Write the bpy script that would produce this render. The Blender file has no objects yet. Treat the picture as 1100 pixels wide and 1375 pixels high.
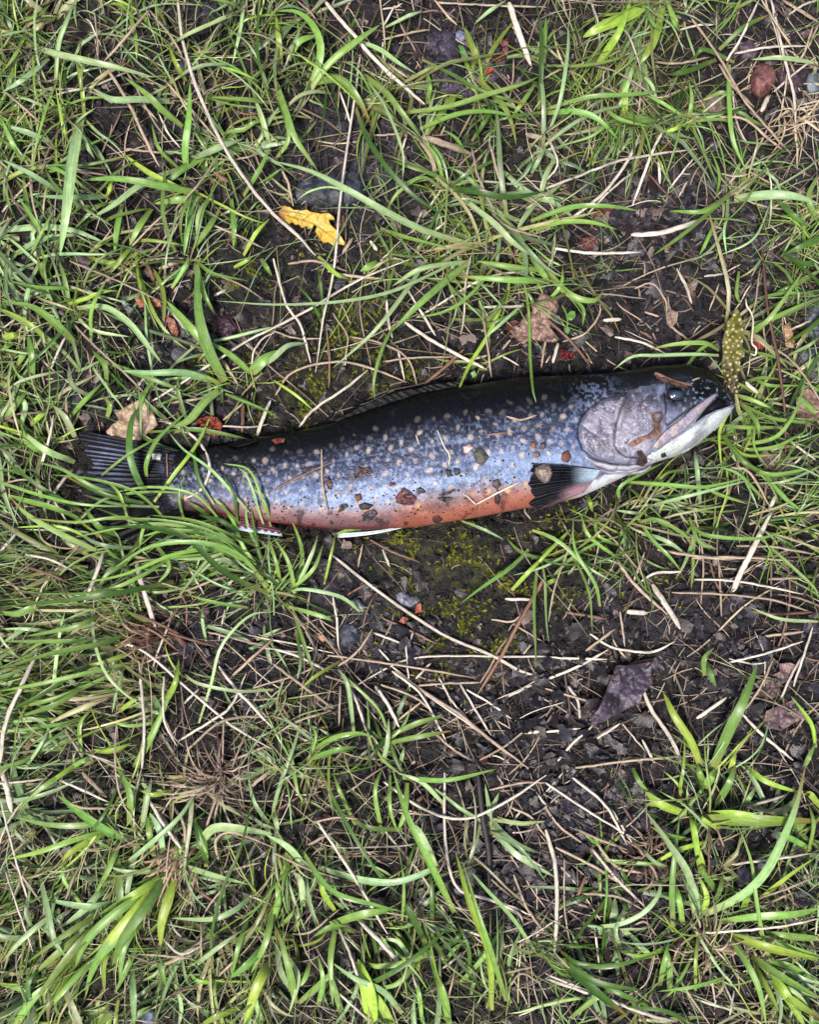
import bpy, math, random
import numpy as np
from math import radians, sin, cos, pi
rng = np.random.default_rng(7)
random.seed(7)
SC = bpy.context.scene
COLL = SC.collection

# ------------------------------------------------------------------ camera, sky, sun, exposure
S = 0.0005          # metres per ground unit (1 unit = half a millimetre)
H = 0.62            # camera height
W0, H0 = 550.0, 687.5
cam_d = bpy.data.cameras.new('camera')
cam = bpy.data.objects.new('camera', cam_d); COLL.objects.link(cam)
cam.location = (0, 0, H); cam.rotation_euler = (0, 0, 0)
cam_d.sensor_fit = 'VERTICAL'; cam_d.angle = 2*math.atan(H0*S/H)
cam_d.clip_start = 0.01; cam_d.clip_end = 500
SC.camera = cam

SUN_EL, SUN_AZ = radians(66), radians(215)     # azimuth from +Y clockwise
world = bpy.data.worlds.new('World'); SC.world = world; world.use_nodes = True
nt = world.node_tree; nt.nodes.clear()
wo = nt.nodes.new('ShaderNodeOutputWorld'); bg = nt.nodes.new('ShaderNodeBackground')
sky = nt.nodes.new('ShaderNodeTexSky'); sky.sky_type = 'NISHITA'; sky.sun_disc = False
sky.sun_elevation = SUN_EL; sky.sun_rotation = SUN_AZ
sky.air_density = 1.0; sky.dust_density = 3.0; sky.ozone_density = 1.0
bg.inputs['Strength'].default_value = 0.065
nt.links.new(sky.outputs[0], bg.inputs[0]); nt.links.new(bg.outputs[0], wo.inputs[0])
sun_d = bpy.data.lights.new('sun', 'SUN'); sun_d.energy = 2.1; sun_d.angle = radians(15)
sun_d.color = (1.0, 0.95, 0.88)
sun = bpy.data.objects.new('sun', sun_d); COLL.objects.link(sun)
from mathutils import Vector
sd = Vector((sin(SUN_AZ)*cos(SUN_EL), cos(SUN_AZ)*cos(SUN_EL), sin(SUN_EL)))
sun.rotation_euler = sd.to_track_quat('Z', 'Y').to_euler()
sun.location = sd*5
SC.view_settings.view_transform = 'Standard'; SC.view_settings.look = 'None'
SC.view_settings.exposure = 1.30; SC.view_settings.gamma = 1.0
SC.view_settings.use_curve_mapping = False

# ------------------------------------------------------------------ numeric helpers
K = 0.62
def lin(c, k=K):
    c = np.asarray(c, float)/255.0
    return np.where(c <= 0.04045, c/12.92, ((c+0.055)/1.055)**2.4)*k

def _hash(ix, iy, seed):
    h = (ix.astype(np.int64)*374761393 + iy.astype(np.int64)*668265263 + seed*1442695041) & 0xffffffff
    h = ((h ^ (h >> 13))*1274126177) & 0xffffffff
    h = (h ^ (h >> 16)) & 0xffffffff
    return h/4294967295.0
def vnoise(x, y, seed=0):
    x = np.asarray(x, float); y = np.asarray(y, float)
    ix = np.floor(x); iy = np.floor(y); fx = x-ix; fy = y-iy
    fx = fx*fx*(3-2*fx); fy = fy*fy*(3-2*fy)
    a = _hash(ix, iy, seed); b = _hash(ix+1, iy, seed); c = _hash(ix, iy+1, seed); d = _hash(ix+1, iy+1, seed)
    return (a*(1-fx)+b*fx)*(1-fy)+(c*(1-fx)+d*fx)*fy
def fbm(x, y, sc, o=4, seed=0):
    s = 0; a = 1.0; t = 0
    for i in range(o):
        s = s + a*(vnoise(np.asarray(x)/sc+17.3*i, np.asarray(y)/sc-9.1*i, seed+i)-0.5)*2; t += a; a *= 0.5; sc = sc*0.5
    return s/t
def worley(x, y, sc, seed=0):
    x = np.asarray(x, float)/sc; y = np.asarray(y, float)/sc
    ix = np.floor(x); iy = np.floor(y); f1 = np.full(x.shape, 9.0); f2 = f1.copy(); idv = np.zeros(x.shape)
    for dx in (-1, 0, 1):
        for dy in (-1, 0, 1):
            cx = ix+dx; cy = iy+dy
            px = cx+_hash(cx, cy, seed); py = cy+_hash(cx, cy, seed+5)
            d = np.hypot(px-x, py-y); h = _hash(cx, cy, seed+9)
            nf = d < f1
            f2 = np.where(nf, f1, np.minimum(f2, d)); idv = np.where(nf, h, idv); f1 = np.where(nf, d, f1)
    return f1, f2, idv
def smooth(a, b, x):
    t = np.clip((np.asarray(x, float)-a)/(b-a), 0, 1); return t*t*(3-2*t)
def mix(a, b, t):
    t = np.asarray(t)
    if t.ndim: t = t[..., None]
    return np.asarray(a)*(1-t)+np.asarray(b)*t
def seg_dist(px, py, poly):
    d = np.full(np.shape(px), 1e9)
    for (x0, y0), (x1, y1) in zip(poly[:-1], poly[1:]):
        dx, dy = x1-x0, y1-y0; L = dx*dx+dy*dy+1e-9
        t = np.clip(((px-x0)*dx+(py-y0)*dy)/L, 0, 1)
        d = np.minimum(d, np.hypot(px-x0-t*dx, py-y0-t*dy))
    return d
def inside(px, py, poly):
    r = np.zeros(np.shape(px), bool); n = len(poly)
    for i in range(n):
        x0, y0 = poly[i]; x1, y1 = poly[(i+1) % n]
        c = ((y0 > py) != (y1 > py)) & (px < (x1-x0)*(py-y0)/((y1-y0) if y1 != y0 else 1e-9)+x0)
        r ^= c
    return r
def catmull(pts, n):
    p = np.asarray(pts, float)
    if len(p) == 2: 
        t = np.linspace(0, 1, n)[:, None]; return p[0]*(1-t)+p[1]*t
    p = np.vstack([2*p[0]-p[1], p, 2*p[-1]-p[-2]]); m = len(p)-3
    u = np.linspace(0, m-1e-6, n); i = u.astype(int); t = (u-i)[:, None]
    a, b, c, d = p[i], p[i+1], p[i+2], p[i+3]
    return 0.5*((2*b)+(-a+c)*t+(2*a-5*b+4*c-d)*t*t+(-a+3*b-3*c+d)*t**3)

# ------------------------------------------------------------------ materials
def new_mat(name):
    m = bpy.data.materials.new(name); m.use_nodes = True; n = m.node_tree; n.nodes.clear()
    out = n.nodes.new('ShaderNodeOutputMaterial'); b = n.nodes.new('ShaderNodeBsdfPrincipled')
    n.links.new(b.outputs[0], out.inputs[0]); return m, n, b, out
def attr_mat(name, rough=0.5, spec=0.5, noise_scale=300, noise_amt=0.3, bump=0.0, bump_scale=900, metallic=0.0, transl=0.0, coat=0.0, rough_var=0.0, strand=0.0):
    m, n, b, out = new_mat(name); L = n.links
    at = n.nodes.new('ShaderNodeAttribute'); at.attribute_name = 'col'
    tc = n.nodes.new('ShaderNodeTexCoord')
    nz = n.nodes.new('ShaderNodeTexNoise'); nz.inputs['Scale'].default_value = noise_scale; nz.inputs['Detail'].default_value = 5
    L.new(tc.outputs['Object'], nz.inputs['Vector'])
    mr = n.nodes.new('ShaderNodeMapRange'); mr.inputs['From Min'].default_value = 0.25; mr.inputs['From Max'].default_value = 0.75
    mr.inputs['To Min'].default_value = 1-noise_amt; mr.inputs['To Max'].default_value = 1+noise_amt
    L.new(nz.outputs['Fac'], mr.inputs['Value'])
    mx = n.nodes.new('ShaderNodeVectorMath'); mx.operation = 'SCALE'
    L.new(at.outputs['Color'], mx.inputs[0]); L.new(mr.outputs[0], mx.inputs['Scale'])
    if strand:
        sa = n.nodes.new('ShaderNodeAttribute'); sa.attribute_name = 'st'
        ns = n.nodes.new('ShaderNodeTexNoise'); ns.inputs['Scale'].default_value = 1.0; ns.inputs['Detail'].default_value = 3; ns.inputs['Roughness'].default_value = 0.65
        L.new(sa.outputs['Vector'], ns.inputs['Vector'])
        mr3 = n.nodes.new('ShaderNodeMapRange'); mr3.inputs['From Min'].default_value = .3; mr3.inputs['From Max'].default_value = .7
        mr3.inputs['To Min'].default_value = 1-strand; mr3.inputs['To Max'].default_value = 1+strand
        L.new(ns.outputs['Fac'], mr3.inputs['Value'])
        mx2 = n.nodes.new('ShaderNodeVectorMath'); mx2.operation = 'SCALE'; L.new(mx.outputs[0], mx2.inputs[0]); L.new(mr3.outputs[0], mx2.inputs['Scale']); mx = mx2
    L.new(mx.outputs[0], b.inputs['Base Color'])
    b.inputs['Roughness'].default_value = rough; b.inputs['Specular IOR Level'].default_value = spec
    b.inputs['Metallic'].default_value = metallic
    b.inputs['Coat Weight'].default_value = coat; b.inputs['Coat Roughness'].default_value = 0.12
    if rough_var:
        mr2 = n.nodes.new('ShaderNodeMapRange'); mr2.inputs['From Min'].default_value = .3; mr2.inputs['From Max'].default_value = .7
        mr2.inputs['To Min'].default_value = max(0.05, rough-rough_var); mr2.inputs['To Max'].default_value = min(1, rough+rough_var)
        nz3 = n.nodes.new('ShaderNodeTexNoise'); nz3.inputs['Scale'].default_value = noise_scale*0.4; L.new(tc.outputs['Object'], nz3.inputs['Vector'])
        L.new(nz3.outputs['Fac'], mr2.inputs['Value']); L.new(mr2.outputs[0], b.inputs['Roughness'])
    if bump:
        nz2 = n.nodes.new('ShaderNodeTexNoise'); nz2.inputs['Scale'].default_value = bump_scale; nz2.inputs['Detail'].default_value = 4
        L.new(tc.outputs['Object'], nz2.inputs['Vector'])
        bp = n.nodes.new('ShaderNodeBump'); bp.inputs['Strength'].default_value = 1; bp.inputs['Distance'].default_value = bump
        L.new(nz2.outputs['Fac'], bp.inputs['Height']); L.new(bp.outputs[0], b.inputs['Normal'])
    if transl:
        tr = n.nodes.new('ShaderNodeBsdfTranslucent'); L.new(mx.outputs[0], tr.inputs['Color'])
        ms = n.nodes.new('ShaderNodeMixShader'); ms.inputs[0].default_value = transl
        L.new(b.outputs[0], ms.inputs[1]); L.new(tr.outputs[0], ms.inputs[2]); L.new(ms.outputs[0], out.inputs[0])
    return m
M = {}
M['soil'] = attr_mat('wet_soil', 0.44, 0.42, 420, 0.6, 0.0022, 900, rough_var=0.26)
M['grass'] = attr_mat('grass_blade', 0.36, 0.5, 260, 0.18, 0.00012, 1500, transl=0.22, strand=0.30, rough_var=0.12)
M['straw'] = attr_mat('dry_straw', 0.55, 0.35, 500, 0.25, 0.0002, 1500, strand=0.42)
M['moss'] = attr_mat('moss', 0.7, 0.2, 400, 0.2, transl=0.2)
M['leaf'] = attr_mat('dead_leaf', 0.42, 0.5, 500, 0.25, 0.0004, 900, transl=0.08)
M['yleaf'] = attr_mat('yellow_leaf', 0.45, 0.4, 300, 0.10, 0.0003, 700, transl=0.2)
M['stone'] = attr_mat('stone', 0.45, 0.5, 500, 0.4, 0.0006, 1200)
M['fin'] = attr_mat('fish_fin', 0.42, 0.14, 900, 0.35, 0.0003, 1200, coat=0.02, rough_var=.12)
M['eye'] = attr_mat('fish_eye', 0.08, 0.8, 300, 0.05, coat=1.0)

def mesh_obj(name, V, F, col, mat, parent=None, sm=True, cat=None, label=None, group=None, kind=None, st=None):
    V = np.asarray(V, np.float32); me = bpy.data.meshes.new(name)
    F = np.asarray(F, np.int32); k = F.shape[1]
    me.vertices.add(len(V)); me.vertices.foreach_set('co', V.ravel())
    me.loops.add(F.size); me.loops.foreach_set('vertex_index', F.ravel())
    me.polygons.add(len(F)); me.polygons.foreach_set('loop_start', np.arange(0, F.size, k, dtype=np.int32))
    me.update(calc_edges=True)
    if sm: me.polygons.foreach_set('use_smooth', np.ones(len(F), bool))
    ca = me.color_attributes.new('col', 'FLOAT_COLOR', 'POINT')
    c4 = np.ones((len(V), 4), np.float32); c4[:, :3] = np.clip(np.asarray(col)[..., :3], 0, 1); ca.data.foreach_set('color', c4.ravel())
    if st is not None:
        sa = me.attributes.new('st', 'FLOAT_VECTOR', 'POINT'); sa.data.foreach_set('vector', np.asarray(st, np.float32).ravel())
    me.materials.append(mat)
    o = bpy.data.objects.new(name, me); COLL.objects.link(o)
    if parent is not None: o.parent = parent
    tag(o, label, cat, group, kind)
    return o
def tag(o, label=None, cat=None, group=None, kind=None):
    if label: o['label'] = label
    if cat: o['category'] = cat
    if group: o['group'] = group
    if kind: o['kind'] = kind
    return o
def empty(name, label, cat, group=None):
    o = bpy.data.objects.new(name, None); COLL.objects.link(o); o.empty_display_size = 0.01
    return tag(o, label, cat, group)
def wx(g): return (np.asarray(g, float)-W0)*S
def wy(g): return (H0-np.asarray(g, float))*S

# ------------------------------------------------------------------ trout shape (ground units)
ZC = 0.0215
kz = 1-ZC/H
def toz(px, c, z): return c+(np.asarray(px, float)-c)*(1-z/H)
top_px = np.array([(196,607),(225,606),(260,602),(300,596),(340,587),(400,578),(449,567),(504,548),(566,528),(640,516),(700,507),(751,505),(800,503),(833,500),(880,492),(924,489),(945,495),(958,504),(968,513),(977,524),(983,536),(986,545)], float)
bot_px = np.array([(196,690),(225,686),(260,687),(300,692),(340,699),(380,704),(443,711),(500,711),(558,708),(640,695),(707,682),(729,680),(778,668),(820,649),(869,625),(924,606),(951,585),(968,570),(980,557),(984,551),(986,547)], float)
def outl(arr, x):
    return np.interp(x, toz(arr[:, 0], W0, ZC), toz(arr[:, 1], H0, ZC))
X0 = float(toz(196, W0, ZC)); X1 = float(toz(986, W0, ZC))
def thick(gx):   # half thickness in metres
    u = (np.asarray(gx)-X0)/(X1-X0)
    return np.interp(u, [0, .04, .15, .3, .5, .7, .82, .92, .97, 1.0], [.0015, .0060, .0105, .0175, .0235, .0245, .0235, .0185, .012, .004])
def zcen(gx):
    return np.interp((np.asarray(gx)-X0)/(X1-X0), [0, .1, .3, .6, .85, 1.0], [.010, .012, .018, .0215, .0215, .019])
PW = 2.15
def G_body(gx, gy):
    """height of the trout's upper surface, nan outside"""
    gx = np.asarray(gx, float); gy = np.asarray(gy, float)
    t = outl(top_px, gx); b = outl(bot_px, gx); mid = (t+b)/2; hh = (b-t)/2
    v = (gy-mid)/np.maximum(hh, 0.5)
    ok = (np.abs(v) < 1) & (gx > X0) & (gx < X1)
    q = np.clip(1-np.abs(v)**PW, 0, 1)**(1/PW)
    return np.where(ok, zcen(gx)+thick(gx)*q, np.nan)
def px_to_body(px, py, extra=0.0):
    px = np.asarray(px, float); py = np.asarray(py, float); z = np.full(px.shape, 0.03)
    for _ in range(6):
        gx = W0+(px-W0)*(1-z/H); gy = H0+(py-H0)*(1-z/H)
        zz = G_body(gx, gy); z = np.where(np.isnan(zz), zcen(gx), zz)+extra
    return gx, gy, z

# ------------------------------------------------------------------ ground height
def fishmask(gx, gy):
    t = outl(top_px, gx); b = outl(bot_px, gx)
    d = np.maximum(np.maximum(t-gy, gy-b), np.maximum(X0-110-gx, gx-X1))
    return 1-smooth(-4, 22, d)
def mossmask(x, y):
    m = np.zeros(np.shape(x))
    for cx, cy, rx, ry, a in [(610,775,110,85,1),(575,855,70,40,.7),(470,440,60,60,.8),(500,500,70,35,.9),(400,530,60,40,.9),(770,740,50,60,.9),(345,385,60,60,.7),(500,330,60,60,.6),(545,760,40,40,.7),(430,600,60,50,.5),(640,60,60,40,.4),(20,240,50,60,.4),(290,490,60,40,.5),(700,840,60,40,.4),(900,780,20,20,.8),(560,735,60,40,1),(690,790,80,60,.9),(640,850,80,50,.8),(520,770,30,40,.9),(850,270,30,30,.3)]:
        m = np.maximum(m, a*np.exp(-(((x-cx)/rx)**2+((y-cy)/ry)**2)*1.1))
    return m
def ground_h(gx, gy, fine=True):
    h = 0.005*fbm(gx, gy, 220, 3, 3)+0.0035*fbm(gx, gy, 70, 3, 11)
    sm = 1-0.75*np.clip(mossmask(gx, gy)*1.2, 0, 1)*1.0
    wxn = gx+9*fbm(gx, gy, 22, 2, 51); wyn = gy+9*fbm(gx, gy, 22, 2, 57)
    f1, f2, idv = worley(wxn, wyn, 34, 21)
    h = h+0.0062*sm*(0.75-f1)*(0.3+idv)
    f1, f2, idv = worley(wxn, wyn, 14, 31)
    h = h+0.0046*(0.3+0.7*sm)*(0.7-f1)*(0.2+idv)
    h = h+0.0026*fbm(gx, gy, 9, 3, 41)*(0.6+0.4*sm)
    fm = fishmask(gx, gy)
    h = h*(1-0.8*fm)-0.002*fm
    return h
# combined surface raster: 1 sample per ground unit
RX0, RY0, RW, RH = -300, -300, 1700, 1975
gyy, gxx = np.mgrid[RY0:RY0+RH, RX0:RX0+RW].astype(float)
Gr = ground_h(gxx, gyy)
fb = G_body(gxx, gyy)
SURF = np.where(np.isnan(fb), Gr, np.maximum(Gr, fb))
# tail fin region is about 1 cm high
tailpoly = [(205,603),(150,590),(106,578),(110,620),(116,650),(116,684),(140,708),(185,720),(210,694)]
tm = inside(gxx, gyy, tailpoly); SURF = np.where(tm, np.maximum(SURF, 0.009), SURF)
def bil(A, gx, gy):
    x = np.clip(np.asarray(gx)-RX0, 0, RW-2.01); y = np.clip(np.asarray(gy)-RY0, 0, RH-2.01)
    ix = x.astype(int); iy = y.astype(int); fx = x-ix; fy = y-iy
    return (A[iy, ix]*(1-fx)+A[iy, ix+1]*fx)*(1-fy)+(A[iy+1, ix]*(1-fx)+A[iy+1, ix+1]*fx)*fy
def surf(gx, gy): return bil(SURF, gx, gy)
def grd(gx, gy): return bil(Gr, gx, gy)

# density tables (100-unit cells, rows downwards)
def table(s): return np.array([[int(c) for c in r.split()] for r in s.strip().split('\n')], float)
GREEN = table("""9 7 5 6 4 3 2 6 9 5 3
8 4 3 5 4 3 5 7 8 6 3
6 3 6 7 3 5 7 7 3 3 5
6 4 6 4 3 5 7 3 2 3 8
8 6 4 3 2 3 3 2 1 4 8
8 4 3 2 1 1 1 0 0 3 8
7 6 4 1 0 0 0 2 6 7 7
7 7 8 8 5 1 0 5 5 3 4
9 8 5 4 3 0 0 1 0 1 2
9 8 5 4 4 1 0 0 0 1 2
7 8 7 5 6 4 1 0 1 3 4
6 8 8 6 8 4 2 0 3 7 6
8 9 9 7 8 7 3 1 4 6 7
9 9 9 8 8 8 7 5 5 4 7""")
STRAW = table("""6 6 5 6 7 6 4 6 5 8 9
5 4 5 6 6 5 4 5 5 7 9
4 5 6 5 3 5 6 5 5 6 8
4 5 5 5 4 5 6 5 4 5 4
4 5 4 4 5 5 5 4 3 4 4
5 5 3 4 4 4 4 3 2 2 3
4 4 2 1 1 1 1 2 4 4 4
5 6 6 6 4 1 1 4 4 5 6
6 6 9 6 6 2 1 4 6 6 7
6 6 6 8 8 8 7 6 5 5 5
6 6 8 8 7 7 8 7 6 6 6
6 6 6 8 6 7 8 8 7 6 6
4 5 6 6 5 6 8 8 7 7 7
4 4 5 5 5 6 7 8 8 8 6""")
def dens(T, x, y):
    fx = np.clip(np.asarray(x)/100-0.5, 0, 9.999); fy = np.clip(np.asarray(y)/98.2-0.5, 0, 12.999)
    ix = fx.astype(int); iy = fy.astype(int); ix = np.minimum(ix, 9); iy = np.minimum(iy, 12); fx = fx-ix; fy = fy-iy
    return ((T[iy, ix]*(1-fx)+T[iy, ix+1]*fx)*(1-fy)+(T[iy+1, ix]*(1-fx)+T[iy+1, ix+1]*fx)*fy)/9.0

# ------------------------------------------------------------------ ground sheet
def ground():
    def axis(a, b, st):
        core = np.arange(a, b+0.1, st); g = np.cumsum(4*1.45**np.arange(28))
        return np.concatenate([(a-g)[::-1], core, b+g])
    ax = axis(-70, 1170, 1.9); ay = axis(-70, 1445, 1.9)
    gx, gy = np.meshgrid(ax, ay)
    fade = 1-smooth(900, 6000, np.hypot(gx-550, gy-687))
    h = ground_h(gx, gy)*fade
    V = np.stack([wx(gx), wy(gy), h], -1).reshape(-1, 3)
    n0, n1 = gx.shape; i = np.arange(n0*n1).reshape(n0, n1)
    F = np.stack([i[:-1, :-1], i[1:, :-1], i[1:, 1:], i[:-1, 1:]], -1).reshape(-1, 4)
    # soil colours: near-black humus, brown, purple grey, mossy
    n1_ = fbm(gx, gy, 90, 4, 61); n2 = fbm(gx, gy, 26, 4, 65); n3 = fbm(gx, gy, 7, 3, 69)
    c = mix(lin((20, 18, 18)), lin((42, 36, 37)), smooth(-.4, .5, n2))
    c = mix(c, lin((58, 54, 64)), 0.7*smooth(.0, .5, n1_+0.5*n3))
    wp = np.zeros(gx.shape)
    for cx, cy, r in [(870,290,75),(620,90,60),(500,215,50),(520,850,45),(860,330,50),(1080,450,40),(760,540,30),(460,790,40),(990,900,60),(820,1090,70),(900,1180,50)]:
        wp = np.maximum(wp, np.exp(-((gx-cx)**2+(gy-cy)**2)/r**2))
    c = mix(c, lin((92, 88, 106)), 0.7*wp*smooth(-.3, .4, n3+n2))  # lit wet patches: their bluish gloss is put into the soil colour
    w1, w2, wid = worley(gx, gy, 9, 77)
    c = c*(0.6+0.8*wid)[..., None]
    c = mix(c, lin((88, 74, 70)), 0.45*(wid > .9))
    ms = mossmask(gx, gy); c = mix(c, lin((72, 76, 30)), np.clip(ms*0.9, 0, .75)*smooth(-.1, .5, n3+0.6*n2))
    gd = dens(GREEN, gx, gy); c = mix(c, lin((70, 66, 38)), 0.4*smooth(.5, 1, gd))
    far = smooth(230, 800, np.maximum(np.abs(gx-550)-550, np.abs(gy-687)-687)); c = mix(c, lin((62, 70, 40)), far)
    mesh_obj('ground', V, F, c.reshape(-1, 3), M['soil'], kind='structure', label='dark wet soil with clods between the grass')
ground()

# ------------------------------------------------------------------ ribbons: grass blades and straws
def ribbons(C, Wd, roll, fold, profile, col, colmid=None):
    """C [B,N,3] world centre lines, Wd [B] widths (m), roll [B], fold [B]; profile [B,N]; col [B,N,3]"""
    B, N, _ = C.shape
    T = np.gradient(C, axis=1); T /= np.linalg.norm(T, axis=2, keepdims=True)+1e-12
    up = np.array([0, 0, 1.0]); side = np.cross(T, up); side /= np.linalg.norm(side, axis=2, keepdims=True)+1e-9
    nrm = np.cross(side, T)
    r = (roll[:, None]*np.linspace(0.6, 1.2, N)[None])[..., None]
    s2 = side*np.cos(r)+nrm*np.sin(r); n2 = -side*np.sin(r)+nrm*np.cos(r)
    w = (Wd[:, None]*profile)[..., None]*0.5
    Lf = C-s2*w; Rt = C+s2*w; Md = C+n2*w*fold[:, None, None]
    V = np.stack([Lf, Md, Rt], 2).reshape(-1, 3)
    base = (np.arange(B)[:, None]*N+np.arange(N-1)[None])*3
    F = np.concatenate([np.stack([base+k, base+k+1, base+k+4, base+k+3], -1).reshape(-1, 4) for k in (0, 1)])
    cm = col*1.22 if colmid is None else colmid
    cc = np.stack([col, cm, col*0.93], 2).reshape(-1, 3)
    global LAST_ST
    ln = np.concatenate([np.zeros((B, 1)), np.cumsum(np.linalg.norm(np.diff(C, axis=1), axis=2), 1)], 1)/S
    rnd = np.arange(B)[:, None]*13.7+rng.uniform(0, 99)
    LAST_ST = np.stack([np.stack([(k*Wd[:, None]/S*0.9+0*ln)*0.5, ln*0.035, rnd+0*ln], -1) for k in (0, 1, 2)], 2).reshape(-1, 3)
    return V, F, cc
PAL = {'g': (126,162,76), 'b': (160,188,130), 'y': (152,180,70), 'd': (72,106,38),
       'w': (238,224,206), 's': (198,174,150), 't': (142,106,88), 'r': (112,76,66), 'k': (58,50,52)}
def smooth_path_z(z, k=3):
    z = z.copy()
    for _ in range(k):
        zp = np.pad(z, 1, mode='edge'); z = np.maximum(z, (zp[:-2]+zp[2:])/2*0.999)
        zp = np.pad(z, 1, mode='edge'); z = 0.5*z+0.25*(zp[:-2]+zp[2:])
    return z
def trace_path(pts, lift, blade=True, n=14, clear=0.0012, zt=None):
    P = catmull(pts, n); t = np.linspace(0, 1, n)
    z = np.full(n, 0.01)
    for _ in range(3):
        gx = W0+(P[:, 0]-W0)*(1-z/H); gy = H0+(P[:, 1]-H0)*(1-z/H)
        b = smooth_path_z(surf(gx, gy), 5)+clear
        if blade: add = lift*np.sin(pi*np.clip(t*0.86+0.02, 0, 1))
        else: add = lift*(0.35+0.65*np.sin(pi*t))
        z = np.maximum(b, b*0.6+b.max()*0.4*min(1, lift/0.01))+add if not blade else b+add
    return np.stack([wx(gx), wy(gy), z], -1)

TILE = {'A1': (0, 0), 'A2': (367, 0), 'A3': (733, 0), 'B1': (0, 344), 'B2': (367, 344), 'B3': (733, 344),
        'C1': (0, 688), 'C2': (367, 688), 'C3': (733, 688), 'D1': (0, 1031), 'D2': (367, 1031), 'D3': (733, 1031)}
def parse(txt):
    out = []
    for tile, body in txt.items():
        ox, oy = TILE[tile]
        for ln in body.strip().split('\n'):
            ln = ln.split('#')[0].strip()
            if not ln: continue
            p = ln.split(); kk = p[0][0]; w = float(p[0][1:])/3
            pts = [(ox+float(a.split(',')[0])/3, oy+float(a.split(',')[1])/3) for a in p[1:]]
            out.append((kk, w, pts))
    return out

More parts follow.
